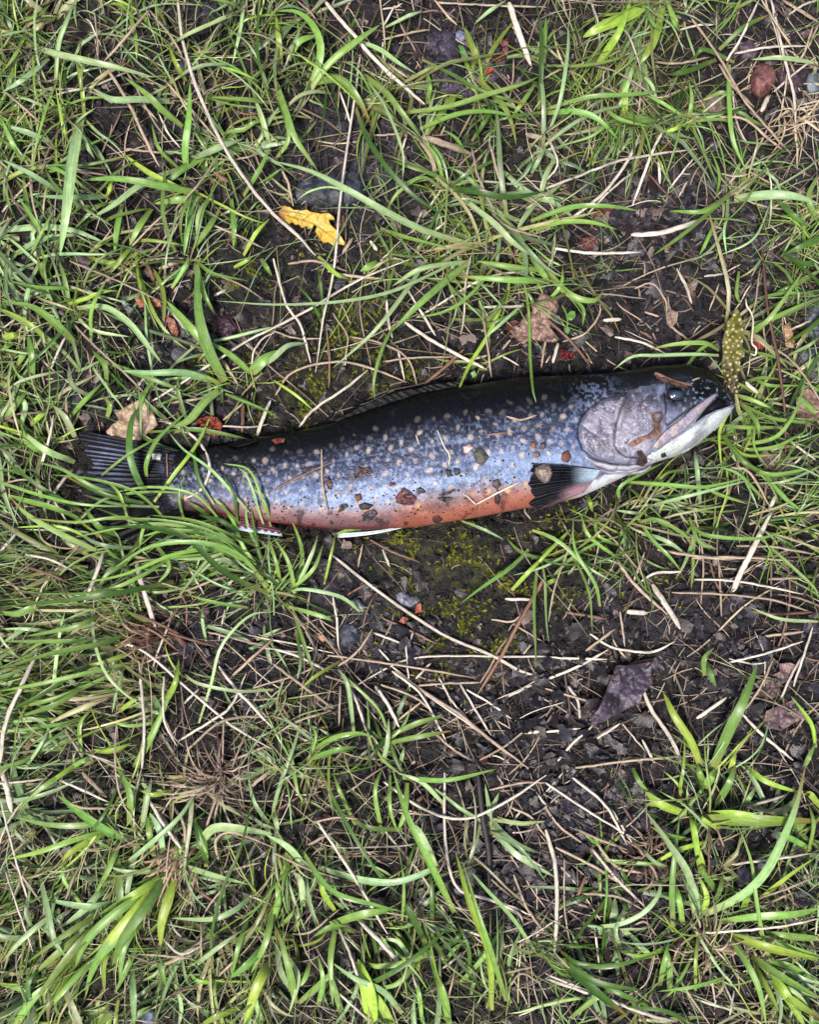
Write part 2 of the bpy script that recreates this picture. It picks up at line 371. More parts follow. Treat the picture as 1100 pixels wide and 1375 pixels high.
BLADES = parse({
'A1': """b20 195,235 90,320 10,370
b26 90,175 220,215 350,245 480,275 610,308
b18 222,340 235,180 265,90 300,0
g14 222,340 180,450 145,580 125,680
y16 340,490 325,330 305,250
y14 275,580 250,500 222,350
b42 325,470 290,650 265,850 240,1030
b22 240,775 120,700 0,640
b22 210,575 100,530 0,500
g20 90,650 40,560 0,470
b30 700,410 560,400 450,400 370,355
g26 735,510 650,440 590,380 500,310
g28 750,690 745,600 760,470 765,330
y26 790,790 700,750 590,690 495,620
g28 800,775 650,750 480,720 330,725
b30 720,680 580,735 450,830 360,880
g30 820,800 720,805 620,820
b30 770,640 870,600 980,560
b28 440,790 300,795 140,790
g24 780,810 755,920 740,1030
g26 880,850 830,930 770,1010
g26 490,820 470,920 460,1020
g24 610,840 560,910 520,990
g22 930,800 940,900 940,1000
y18 750,330 710,260 680,190
b20 685,180 760,135 880,85 960,60
b16 985,0 965,130 935,260
g24 1100,415 980,400 820,390
b20 1085,580 1050,460 1020,390
g24 980,790 1040,690 1090,590
d12 1050,-60 1035,180 1060,320 1100,410
y14 860,260 960,290 1050,330
y18 980,1030 1030,940 1085,880
b12 340,480 400,540 475,585
g18 180,960 130,880 70,790
g14 120,1030 170,930 220,840
g16 440,810 380,840 300,920
b18 850,790 800,860 790,960
y18 420,800 440,760 450,700
g16 720,680 640,600 610,500
b16 330,520 350,590 380,640
g22 90,150 60,220 0,300
g18 200,10 150,60 60,100""",
'A2': """g30 150,350 190,220 170,120 100,50 0,45
g26 140,370 230,250 330,170 430,100
b22 330,160 430,200 500,250 580,300
g32 130,340 260,320 330,380 390,490
g26 60,250 100,170 180,140
g28 10,330 50,450 90,560 180,690
y24 30,260 20,150 10,60
d12 0,370 60,490 180,570
g16 10,640 60,560 40,450
g26 360,300 450,370 530,470 600,560
b12 360,300 450,430 520,610 520,740
d20 330,430 380,560 470,690 580,800 720,885
b26 800,985 600,925 440,845 300,765 150,690 0,650
g16 690,770 600,715 500,780 440,880
d26 690,760 800,770 950,795 1100,770
d16 700,760 800,690 950,620
b24 750,790 880,890 960,970 1040,1031
b10 430,850 260,760 150,770 80,820
g22 520,455 700,430 850,385 1000,340 1070,310
g24 590,520 740,460 880,450 1030,490
d14 600,240 720,300 850,370 960,405 1050,430
d20 1070,440 1080,300 1080,150 1060,0
b20 810,95 870,45 940,0
g20 620,420 630,340 610,260
y12 850,360 835,270 820,170
g18 1060,330 1000,420 960,470
b18 1040,700 1100,590
g18 430,920 550,960 750,1010
b16 450,110 540,70 600,45
d18 800,570 860,480 900,400
g16 690,750 660,640 600,560
g14 780,630 740,560 680,520
d12 1100,450 960,470 860,500""",
'A3': """y42 440,0 340,60 220,110 150,150
g26 545,130 520,80 480,-20
y30 210,260 300,120 350,-20
g16 0,265 150,265 280,240 330,220
g24 0,455 120,450 210,480 300,570
y28 320,460 320,380 325,320
g34 300,460 390,480 465,490
b16 10,540 60,400 90,200 90,100
g18 0,440 180,390 350,380 480,365
g14 300,470 250,500 180,550 50,590
g16 575,480 590,400 580,330
g14 580,480 640,620 700,760
g14 690,790 700,700 660,590
g18 740,260 740,400 755,560 810,690
b10 755,560 830,575 910,580
b18 1100,255 960,235 830,240
b36 760,800 900,785 1000,790 1100,820
g24 930,800 1000,870 1080,920
g20 740,790 640,850 500,850
g18 760,770 620,890 520,970 430,1030
g16 690,880 650,970 620,1030
d26 1160,940 1060,980 950,1030
g20 -60,890 100,835 250,830 380,850
g20 -40,930 60,895 180,895 290,925
b10 910,810 840,960 700,1030
b10 740,860 720,930 730,1030
d22 690,240 560,290 480,300
d18 760,250 640,200 590,250
y30 480,0 440,160 380,260
d20 700,200 800,110 900,60
g18 400,10 430,90 500,150
g14 570,480 480,420 400,380
g14 590,490 700,480 760,500
y16 560,480 520,520 460,530
g18 230,430 300,480 420,510
g22 1100,900 1060,800 1100,700""",
'B1': """g12 700,1100 560,960 380,900 200,880
g12 900,1080 780,960 600,930 420,960
b10 1060,1080 1000,900 960,850
g12 300,1080 420,980 600,950 800,960
g14 -30,900 150,960 330,1000 560,1010
y12 520,1080 480,960 420,900
d12 960,1100 940,960 900,880
g10 760,1120 720,980 740,880
g12 1090,1090 1060,980 980,900
g44 905,505 840,380 800,230 790,30
g34 890,480 820,350 740,260 670,180
g26 1010,470 930,400 840,340
b26 890,510 740,470 600,470 480,460
y18 890,515 810,480 730,455
g36 900,530 830,580 760,660 690,690
g18 930,560 1040,610
g20 410,420 540,470 650,510 740,545
g44 1010,470 1060,420 1120,380
b26 300,210 420,205 520,270 600,370 650,430
g20 365,350 370,210 440,70
b14 300,240 380,300 520,325
g30 310,360 220,270 130,205 0,180
g20 430,520 420,440 370,380
y20 220,380 150,300 80,250 0,210
g26 130,500 125,400 110,310
g30 60,560 0,500
g28 10,680 60,600 110,540
b20 350,560 290,520 275,440
b26 300,730 260,650 210,600
g30 200,800 110,750 80,670
y24 120,680 200,610
g22 280,650 330,590 410,510
g20 330,150 270,130 150,125 0,90
g18 280,210 260,100 230,0
g34 180,100 170,40 190,0
g18 690,130 740,50 760,0
g16 790,20 860,70 1000,100
g22 790,30 820,150 865,235
y16 940,45 990,20 1020,0
g20 1050,10 1095,80
d30 600,980 545,880 520,780 530,660 570,600
g18 590,900 590,830 640,730 760,620
y16 620,990 700,880 790,760 855,630
d14 860,1000 800,900 780,780 790,740
b12 1000,1030 860,870 740,780 675,705
g14 540,980 380,930 250,860 150,830
g12 400,890 500,810 600,750 720,690
g12 1070,1030 1050,960 1000,860 900,835
d20 330,1030 160,930 0,810
g22 0,960 200,1010 330,1060
d18 600,1000 420,960 250,880
d16 640,1010 480,1000 330,960
g28 60,340 0,380
y26 0,330 90,310
g24 110,370 60,450
b22 80,690 100,600 60,560
b26 300,830 180,780 80,700
g20 430,650 440,600 410,560""",
'B2': """b14 760,10 600,90 450,150 250,185 0,195 -230,180
b18 620,10 520,160 400,310 240,450
g30 800,15 660,130 560,220 480,300
g26 1100,100 950,95 740,80
y20 180,0 250,70 310,95
b14 1010,190 920,270 850,330
y16 950,130 870,310 790,440 740,555
g12 1010,100 1030,220 1035,400 1045,530 1060,590
g14 490,270 440,370 405,500 410,590
g14 900,30 800,150 700,220 570,250
b26 -40,440 0,410 60,360 140,350
y12 0,500 90,560 160,620
g26 1040,0 1080,60 1120,110
g24 420,20 350,60
d12 200,280 150,180 90,110
d12 200,230 190,120 180,60
g22 1100,60 940,40 820,20
b20 800,20 600,50 480,120""",
'B3': """b16 700,400 600,395 450,400 350,405 270,460
g18 700,380 640,350 520,355 420,375
g14 550,465 620,380 690,340
g26 0,50 90,150 190,180 235,140
g16 90,160 150,210 150,280
g16 0,190 60,120 70,40
g20 810,320 900,260 1090,170
g18 820,330 920,230 1040,60
g24 780,580 850,670 860,740
g18 780,590 900,650 1000,665 1090,680
g18 790,760 900,740 960,700 1020,600 1050,480
g20 700,700 800,830 900,880
g16 960,690 800,690 700,680
g24 1110,650 1030,580 1000,560
g18 770,560 860,590 950,640
g14 800,380 900,400 1020,440
g16 790,510 880,490 960,500
b18 625,1020 610,850 600,780
g14 300,990 300,930 400,870 480,830
g16 330,910 480,920 640,930 820,890
b14 440,1000 600,960 830,900
g20 860,850 960,970 1040,1030
g18 800,820 900,880 1100,850
g14 820,480 900,520 1030,520
g16 790,620 820,700 800,770
g16 770,780 920,770 1060,700
y16 720,720 800,800 950,800
g14 850,170 960,150 1090,150
g14 780,60 770,150 790,200
y14 720,640 700,720 710,860
y18 170,960 190,1031
g14 620,920 700,960 820,1000
b14 980,400 1060,360 1100,330
g20 1100,60 1000,120 920,150
d24 960,0 1050,30 1100,10
g14 880,980 780,880 700,850
g12 560,860 480,880 430,960
g12 860,620 840,760 900,860""",
'C1': """g14 1040,140 800,40 600,10
g12 700,70 500,20 300,40 100,20
g14 920,140 740,60 560,50 300,100
g12 1095,160 950,30 860,-50
b12 1080,240 1000,60 990,-40
g12 1070,260 880,90 640,30 400,30
y12 400,130 250,60 60,60
d14 800,110 600,60 380,-20
g22 540,480 400,530 200,570 0,630
y20 560,550 430,600 230,650
b18 205,800 220,640 240,480 260,400
b14 370,370 375,500 420,640 500,730 600,800
y24 640,800 700,700 720,590
g28 540,1030 620,880 700,690
b12 800,850 850,690 890,540 1000,420 1100,400
b14 1100,715 950,720 800,690 740,650
g14 1000,385 850,360 750,330
g30 200,370 120,390 60,410 0,400
g24 500,100 400,60 340,-20
g26 400,160 250,90 110,10 40,-60
g18 1080,320 1000,200 900,110 700,70 560,100
g18 1080,300 960,170 800,120 600,140 450,230
d18 1090,280 1040,150 1010,-20
g16 1060,250 980,140 930,20 860,-60
g18 1000,210 880,150 700,170 500,250 300,290
d24 1085,330 900,240 750,100 600,60 400,60
g18 560,110 500,200 420,260 380,360
g16 690,180 560,260 400,320 150,330
d22 700,280 500,320 300,350 0,380
b20 160,420 80,480 0,530
g18 420,520 250,520 0,520
g20 430,400 300,460 100,500
b16 200,480 100,470 0,470
d20 480,560 300,650 120,760 0,800
g18 560,600 380,640 160,690 0,720
g18 480,640 250,740 60,790
g22 380,650 250,760 60,830
y18 470,810 520,770 590,720
g16 660,840 520,860 420,830
b24 600,720 640,800 590,800
y20 370,960 450,960 530,930
g22 280,1030 370,980
g16 70,600 140,560 170,520
d16 130,800 50,770 0,720
g16 250,960 200,900 190,820
b14 100,1030 160,940 200,860
b14 30,860 120,830 210,870
g16 330,1000 320,860 370,790
b12 500,610 470,720 450,810
g18 620,120 680,220 620,300
g16 600,10 570,90 560,150
b16 980,240 880,190 780,270
b14 830,520 815,440 815,370
g20 880,60 820,0 760,-40
d24 980,110 900,40 800,10""",
'C2': """y12 205,290 230,180 250,90
b16 350,400 270,340 130,310 60,320
g24 150,970 240,910 340,890 410,910
g22 130,1000 250,960 340,945
g22 470,900 580,850 690,820
g22 460,930 580,905 720,880
b18 325,890 300,700 260,630
g12 460,880 420,790 320,690 260,640
b20 440,1010 460,930 465,830
b16 510,1020 530,940
y18 960,315 1030,240 1100,170
b12 760,35 850,70 930,110
g18 60,310 110,230 110,130 60,0
g16 30,290 10,200 -20,100
g16 60,320 160,230 200,130
b16 80,330 150,180 180,90
g18 60,380 200,420 240,440
g16 80,400 130,550 160,640
d16 50,330 -20,260 -100,230
g16 90,330 60,200 0,100
g14 130,1030 170,900 130,840
y14 270,600 170,660 100,720
d14 90,470 110,600 90,700
g14 250,90 310,70 370,75""",
'C3': """g14 220,380 200,290 120,150 110,20
y14 100,70 0,170 -60,240
g14 300,190 180,100 140,0
g16 370,20 430,110 500,180 545,235
g16 580,30 620,80 700,100 860,105 980,70
g12 860,100 950,180 1080,300 1100,350
b14 1100,440 950,430 830,385
y32 630,1040 590,930 520,820 475,725
g42 670,1040 740,880 800,760 855,610
y20 1090,950 1070,850 990,740
g20 1040,1031 1090,930
y22 740,1050 770,960
g14 200,0 210,90 270,120
g16 380,40 450,30 560,90 590,140
g16 580,20 620,120 690,150
g12 600,40 560,90 530,60
g20 1060,70 1100,110
g14 1100,220 1080,280 1070,350
y18 0,290 50,265
g22 640,660 640,590 680,545
g22 650,600 665,650 688,705""",
'D1': """g32 530,290 420,250 320,180 230,110
g26 490,190 350,230 200,230 60,200
g24 440,250 300,290 150,340 20,370
y26 430,260 330,310 270,350 250,380
g16 350,580 260,460 250,380
b24 570,240 590,130 610,40
g26 620,360 600,260 590,190
b20 505,385 600,310 720,200 800,80
g30 470,350 480,500 482,690
g24 480,300 430,420 370,530
y40 700,410 680,520 650,620 645,720
g42 690,400 600,540 500,680 450,800
y34 680,420 560,500 400,590
b26 160,440 190,570 220,700 270,770
g28 420,580 280,660 100,790
b24 240,570 100,680 0,790
g36 440,600 300,730 100,990
b30 720,390 850,430 1000,470
g24 560,700 500,830 460,910
g26 410,740 280,870 190,980
b26 530,800 535,920 540,1040
g22 620,720 650,820 670,890
b24 1030,500 950,570 850,610 690,605
b22 780,800 870,730 980,650
d14 860,850 850,680 900,480 960,350 1000,200 1020,80
d12 340,310 380,240 440,150 500,0
b36 800,330 830,270 880,240 1000,250 1110,270
g34 60,1040 130,930 230,850
y42 1100,770 1040,870 980,1040
g30 1090,690 1000,790 920,850
b24 1060,1020 1030,950 1035,870
y24 990,960 880,1000 800,1040
y44 690,430 560,560 440,700 380,800
g40 640,500 520,640 400,760 340,900
g36 660,470 500,560 360,680 300,800
b24 560,300 520,450 500,600
b28 420,470 350,560 250,640
d20 150,1030 110,880 170,800
g18 300,0 180,70 60,180
y18 310,-20 200,60 120,120
g26 520,230 520,100 470,0
b26 660,360 640,250 600,180
g30 700,380 720,330 760,260
g24 830,400 820,300 780,200
b24 460,540 350,560 180,530
g30 580,600 500,720 480,860
g28 360,640 240,740 120,840
y22 480,700 420,780 420,900
g24 900,1040 860,930 870,850
b18 700,860 730,960 720,1040
g26 640,960 560,990 520,1040
d24 80,1030 100,920 60,860
g20 0,870 90,900 130,960
y16 900,870 800,860 760,820
d16 780,180 800,300 850,400
g16 450,330 400,300 380,260
y18 700,90 620,110 560,90
y16 780,60 740,100 680,160
g20 1000,600 960,720 930,850
g26 1100,560 1070,700 1010,830""",
'D2': """d18 180,0 270,180 340,300 440,450 520,520
g28 730,585 660,440 600,320 530,170 480,0
b26 180,400 350,450 500,460 640,410 680,395
g26 110,330 230,490 400,550 520,580
g32 230,630 360,590 500,570
g22 520,40 700,50 900,5
y28 880,980 870,750 790,540 735,340
g22 940,940 880,750 830,600 760,370
b16 1050,730 960,600 850,480 780,400
b14 870,255 1000,330 1100,460
g20 750,870 850,760 930,630
d24 280,910 450,840 600,740 740,610
d20 640,640 640,500 630,420
d14 520,520 550,370 590,270
y60 400,1050 380,900 340,770
y40 490,1050 430,950 380,880
g26 100,950 200,860 260,800
b28 520,990 440,900 330,850 230,780
g30 90,950 60,800 10,640
g30 710,1040 690,930 660,830
g18 30,640 100,560
b20 0,170 20,260
b20 690,150 600,60 500,20
d26 620,720 560,600 510,520
g26 640,740 550,780 420,800 370,780
g22 600,750 500,870 380,890
d22 660,740 740,690 760,640
g18 330,230 270,100 240,20
g22 540,60 530,180 500,260
g18 440,270 410,100 440,0
b26 120,560 110,460 80,420
g26 0,620 20,520 0,440
g24 250,640 230,780 240,960
g26 290,1040 250,900 220,800
b24 60,760 100,850 60,1000
g20 150,780 120,860 60,900
g20 520,250 380,240 300,190
b22 660,400 600,270 560,220
d18 670,900 640,780 600,700
g18 960,950 920,860 920,760
g16 860,970 890,860 860,760
b20 560,780 500,700 420,690
g18 600,1030 590,930 570,840
y22 250,580 200,500 190,420
b30 130,400 60,320 -30,270
g24 330,660 240,640 160,680
d16 780,860 790,740 740,620
g18 690,790 730,730 780,700
g16 470,30 470,160 500,260
b24 10,700 30,820 70,900
g22 180,960 200,860 180,760""",
'D3': """y46 640,205 800,210 950,215 1120,215
y30 660,180 800,190 1000,230
y34 575,190 470,150 400,95
y30 570,185 480,150 400,148
g28 690,150 740,60 770,-20
g34 640,85 690,0
g26 640,80 610,-20
b46 640,590 780,520 880,430 950,300 1010,150 1050,-20
y26 625,420 600,260 580,180
b32 605,610 580,440 500,310 400,170
b40 610,600 595,500 575,420
g24 515,650 510,500 520,360 540,200
g24 555,640 540,540 525,470
y24 860,530 960,450 1090,360
g30 700,620 850,600 1000,590 1110,565
y34 730,670 850,710 960,740 1110,770
g30 880,680 1000,730 1110,760
g24 720,670 800,770 860,890 890,1040
y42 880,820 960,900 1050,1050
g30 830,760 950,840 1110,930
b28 930,830 1030,890 1110,930
y30 900,860 1000,940 1110,1010
y14 605,900 605,780 612,670
g16 915,800 880,700 850,530 830,380 780,240
y24 800,-10 900,60 1060,110
y26 1110,160 1070,110 1050,100
b20 800,150 850,80
b20 210,640 300,630 400,580 460,500 450,420
b14 300,720 285,650 320,555
y20 650,300 540,330 430,390
g24 1070,330 980,280 900,250
y26 790,580 830,490
d26 40,760 200,860 400,900
d24 40,770 250,800 480,740
g22 100,1010 200,930 300,880
d30 60,780 200,900 330,1000
y26 640,420 620,350 600,280
g24 660,570 700,500 720,400
g26 690,500 640,430 610,420
y24 630,600 650,520 620,440
g22 580,290 490,270 420,235
g30 1110,690 1000,680 890,660
d26 140,840 280,900 430,970
d22 60,740 140,790 330,790
g22 460,880 480,780 500,690
g24 500,900 500,800 480,700
y22 490,720 400,760 300,740
g18 740,840 600,880 450,900
d20 600,1040 480,980 300,960
g28 1100,860 980,800 900,780
g20 1060,340 1080,230 1060,140
y24 840,790 900,900 950,1000
b22 850,850 1000,900 1080,1000
b16 360,300 440,380 500,400
g22 690,560 800,520 860,470
y20 700,250 640,210 620,190
g18 350,0 380,60 420,100""",
})
STRAWS = parse({
'A1': """w18 715,-10 735,160 790,350 890,570 1000,740 1100,860 1200,950 1270,1030
s16 600,40 540,110 470,190 420,245
s12 600,40 690,150 740,240
s18 435,280 520,420 570,530 640,670
s12 660,320 760,430 880,570
s12 20,370 100,440 180,510
s10 150,280 165,350 190,410
s12 130,670 240,665 340,690 430,705
s10 120,680 125,780 165,960
w10 640,460 680,540 725,595
s12 500,600 600,610 700,620
t28 860,690 890,715 920,730
s12 430,245 540,290 620,330
s10 700,850 800,740 870,640
s10 380,1020 420,960 450,920
s12 520,1000 620,900 700,830
s12 650,1010 700,930 730,880
s12 840,900 960,950 1060,1000
s12 170,880 180,780 200,700
s12 180,330 250,312
s10 380,50 390,150 395,230
s10 870,640 960,640 1040,620
t10 930,440 1000,460 1090,450""",
'A2': """w22 205,0 270,80 330,145 400,230 520,340 610,420
w14 350,220 330,380 300,580 270,800 250,1030 230,1160 200,1290 170,1500
s36 600,550 680,575 800,620
w34 950,10 990,130 1040,265
s12 660,10 850,20 1100,28
s16 870,560 900,680 920,740
s12 800,600 830,720 900,870
s14 650,0 700,60 740,100
s12 440,160 560,130 630,120
s10 70,430 160,480
s14 30,680 60,740 80,830
w12 490,20 440,110
s26 590,560 640,640 655,720
w12 270,370 300,460 315,510
w12 520,600 540,540
s12 380,540 450,545 520,535
w12 440,170 450,280 500,330
s10 940,450 965,330 970,230
s10 30,870 100,950
s30 1020,540 1100,560
s12 880,860 960,920 1100,960
w10 560,940 600,850
w20 390,970 420,1010
s20 280,1020 320,960
s10 90,0 150,50 190,110
w12 630,830 680,760
s16 450,250 540,310
w14 580,1000 650,930 700,890""",
'A3': """w14 0,760 180,690 330,640 610,598
w16 470,530 420,640 350,830
w18 90,890 230,780 330,650 380,540
w12 170,860 280,750 375,680
w28 345,945 450,940 560,910 640,880
w14 730,245 790,150 860,0
w14 760,215 900,190 1060,185
s14 580,60 700,230 800,400 900,520 990,620
s14 700,470 800,480 900,560 960,610
s14 870,0 940,110 1000,200
w16 910,0 960,220 1000,380 1010,500
s18 960,0 1100,90
w10 500,760 610,620
w16 455,640 463,740
r14 385,665 450,740 530,825
s12 820,690 930,750
w16 30,1000 200,1020 380,1015
w26 870,450 900,385
w12 0,730 50,660 10,560
t12 70,760 160,820
w10 180,0 210,90 220,170
s12 700,700 770,710 820,700
t14 60,880 80,790
s14 540,790 570,730
w12 1100,0 1040,20 980,60
s12 1080,100 1040,220 1000,260
s18 700,260 760,350 840,430
w12 920,370 1000,300 1090,230
s10 690,20 690,160
w12 540,120 620,100 680,100
s14 440,250 540,255 660,230
s12 1060,190 1100,100
w10 1010,440 1100,420""",
'B1': """w14 600,590 700,530 840,440 1000,340 1100,290 1250,210 1460,90 1660,10
s12 290,270 400,380 480,450 590,560
w14 205,450 240,370 270,310
s14 900,660 980,590
w22 1035,725 1060,650 1090,580
t22 980,600 975,710
w16 160,860 200,720 215,640
w18 180,1010 240,920 290,860
s14 685,590 760,580 830,570
w10 1015,460 1020,390 1060,330 1110,305
w16 625,650 740,700 810,760 845,850 810,940 745,975
t10 670,795 675,890
s10 280,20 450,90 600,160 660,190
w18 860,160 910,135
s12 380,50 400,0
s12 395,330 405,220
t24 620,100 590,30
s24 640,50 720,20
s12 30,870 60,800
s14 900,420 960,520
s12 880,400 930,480
w10 680,210 720,260 800,330
w10 500,40 550,90
s10 0,920 80,900 160,910
s18 270,700 265,560
t26 0,640 90,680""",
'B2': """w18 530,265 640,340 750,400 860,455
t20 610,515 700,440 770,375
w16 105,690 160,620 280,540 380,460
s14 10,560 60,480 150,440 280,425 420,460 530,505
s12 310,325 430,350 540,410 580,520
w16 455,170 465,270 480,330
w14 540,130 600,230 655,320
s12 440,425 560,410 740,405
w14 0,10 50,190 110,280 150,430
w16 850,205 1010,200
w12 500,360 530,500
s14 845,220 880,490
w9 660,700 690,770 710,800 710,850
s12 195,780 198,920 220,1030
t12 0,945 100,890 235,830
w9 765,955 820,1000
w9 820,1000 900,955 990,910
s10 240,230 300,330 280,440
w12 290,440 300,340
s12 940,645 1000,660 1060,640
w8 575,720 590,760
s12 1100,320 1080,450
t14 950,320 1030,330 1100,340
s14 60,30 170,20 300,60
s10 0,300 90,330 200,330
t12 215,300 225,400 225,530
w14 780,420 860,400
s14 370,60 470,10
s16 220,60 320,80 440,90
w10 920,400 990,440
t10 860,720 940,710""",
'B3': """r14 870,-60 885,100 900,240 940,430 965,630 970,810
w14 280,325 380,345 480,390
w22 235,258 305,253
w16 530,50 570,130 590,190
s12 70,345 160,310 215,240 220,190
t16 0,250 100,340 180,440
s14 740,850 820,870 900,1000
w14 980,740 1090,820
s12 400,225 460,240
s10 360,130 430,110 480,170 490,230
w24 900,1030 930,960
w12 640,80 720,70
t14 380,300 430,330
s10 700,110 660,220
s14 490,270 580,340
w12 980,300 1080,255
t20 440,470 520,505 590,520
s10 590,500 620,490
w12 1000,840 1040,800
s20 1060,140 1080,160
r12 350,760 430,710 470,640 430,630
w20 30,430 50,350
s12 0,430 20,400""",
'C1': """w28 550,200 570,290 630,475
w22 415,160 390,240 340,360
w14 460,525 540,540 620,590 720,680 850,790 950,870 1090,950
w14 720,920 850,840 930,780 990,650
w16 880,620 950,710 1100,870
s14 570,610 650,580 720,565
w18 570,1030 580,860 560,600
w24 0,1010 20,850 90,690 150,560
w14 660,660 660,830 710,940
s14 740,320 840,280 920,255
s16 925,670 1020,580 1100,510
s12 830,480 950,510 1090,545
w10 905,390 880,520
s10 150,40 170,110 230,140 320,145
w14 100,170 200,190 300,240
w16 0,155 70,80
s12 0,260 60,300 110,350
t14 110,220 200,250 290,290
t16 520,400 640,450 740,500
t14 640,470 760,510 870,540
t12 720,300 750,380 750,460
t12 600,480 690,420 740,340
t14 540,460 620,480 720,560
w14 740,770 800,710
s16 330,765 430,755
s10 900,850 895,1020
w14 340,970 400,990 460,1010
s14 750,960 900,840 1100,820
s14 930,1000 1100,930
s14 260,870 340,1000
w16 900,340 940,260
w12 760,220 820,330
r34 700,490 750,540
o26 95,985 130,910""".replace('o26', 't26'),
'C2': """w18 240,175 400,300 540,400 700,500 880,575 1000,640 1090,665
t22 1090,270 1010,410 930,560 820,740
w12 1100,580 900,580 680,578 560,590 480,615 330,700
s12 220,575 400,600 600,630 800,665
w14 480,640 600,740 700,930
s18 490,640 620,730 760,820 880,920 1030,1031
w12 480,620 640,750 800,860 900,940
w14 750,685 800,770 880,900
w12 780,715 860,760 960,830
w20 410,700 460,770 510,870
w16 270,640 330,750 375,880
s12 830,685 680,690 560,700
w10 530,500 540,600 550,720
w14 240,340 255,430 262,540
w14 400,485 460,505 520,530
w14 575,670 640,600
w12 425,550 470,600
t12 430,420 560,480 660,530
s14 260,620 340,560 400,470
w16 930,750 1000,715 1100,665
w18 935,350 1040,350
s12 830,1000 950,930 1100,810
w14 0,550 100,580 220,640
s16 0,610 120,700 240,790
t12 390,110 480,160 590,200
s12 600,870 680,810
s14 500,840 600,760
s14 640,880 720,950 800,1000
w14 440,150 470,220
s12 360,130 340,220
t14 300,330 370,290
s10 970,450 1100,530
w20 1010,890 1100,880
s14 1010,570 1050,520
s12 0,820 80,850 160,900
s14 0,900 100,840 230,800
s12 270,700 265,860
t14 30,770 80,860
t14 150,870 220,865
w12 670,670 720,760 800,850
s12 420,690 560,740 640,800
s14 130,470 180,570
s12 880,430 960,440 1010,405""",
'C3': """w32 755,320 790,240 830,160 910,0
w14 545,240 440,245 370,290
s18 290,190 350,280 490,410
w30 430,290 490,380 545,470
w28 325,400 410,405
w16 0,675 130,620 250,555
w12 0,585 250,592
s12 510,323 700,330 900,350 1100,410
w12 600,270 750,275 900,300 1040,330
t12 660,190 690,290 740,355
t12 980,220 985,360 960,480 930,570
w22 385,695 430,800 500,900 560,1031
w16 90,700 130,760 140,850
w14 200,915 300,850
w16 50,1000 110,930 190,860
w14 0,885 140,870
w22 610,830 730,745
w16 790,810 880,900 1000,1000
s14 120,1030 350,1000 600,980
t18 80,402 240,428
w14 180,490 260,540 360,560 440,560 520,520
s12 300,400 320,540
s16 450,150 600,175 730,185 940,175
s14 590,185 760,180 1000,195
s12 770,135 920,140 1090,170
w12 740,605 880,570 1040,520
s14 340,600 300,560 270,510
t14 330,615 430,590
s10 310,850 400,960
w16 390,915 440,1010
w10 150,180 90,250
s14 350,290 400,160
w10 740,590 830,610 890,605
s12 0,710 100,740 200,768
s12 700,200 710,420
w14 950,750 990,660 1050,560
s12 800,800 870,700 920,590
w14 1000,700 1080,460
s14 900,270 1090,260
s16 880,500 1040,480
t14 830,400 940,410 1090,400
k20 270,520 290,600
w14 100,690 150,670
s16 160,560 280,470""",
'D1': """w34 0,0 25,80 45,180
w12 0,120 50,330 120,560
s22 1090,10 1040,50 990,95
w20 600,130 660,230 740,340
s14 260,130 330,160 470,165
s26 330,20 430,120
w14 240,50 330,90 440,140
w12 680,600 700,650 740,690
w14 650,680 730,750 840,700
t18 780,480 850,530 900,550
w12 980,505 1090,550
s14 830,240 860,150 900,60
t12 680,920 760,890 850,890
s18 700,160 740,230 745,330
s22 640,180 720,300
s16 880,370 870,290 940,260 1100,320
s14 900,420 1050,380
s12 810,610 810,790
s14 30,360 100,450 160,540
w10 20,420 130,740
s12 0,600 120,560
s14 600,150 700,170
s12 560,750 700,760 780,770
s16 330,350 370,450
t16 310,380 370,400
w14 400,760 420,900
s14 880,840 970,750
s16 0,820 70,830
s12 540,130 570,0""",
'D2': """w16 690,20 695,300 740,480 870,530 980,580 1010,630
w16 445,55 560,140 680,195 800,200 950,130 1100,30
k26 825,30 845,200 870,350 870,480
w16 180,220 280,370 380,530 460,670
w24 350,620 450,720 510,790
w16 260,640 320,780 380,980
w14 235,880 310,950 400,1031
s12 160,220 260,200 370,210
s14 970,430 1020,560 1090,660
t12 270,355 430,355 540,355
s12 870,90 1000,60 1100,60
s14 960,160 1040,200 1100,280
w14 1000,170 950,240
s16 140,310 260,250
s12 740,210 680,200
w14 680,810 760,750
s12 700,960 740,780
w14 760,650 900,700
s14 920,830 1060,800
s12 940,900 1000,830 1080,870
s14 0,340 100,390 200,430
w12 560,820 600,960
t14 20,170 110,110
w12 1060,100 1100,150
w10 990,1000 1060,970
t24 560,150 610,110
s10 500,180 640,190
w10 1000,350 1090,400
s12 870,440 960,520""",
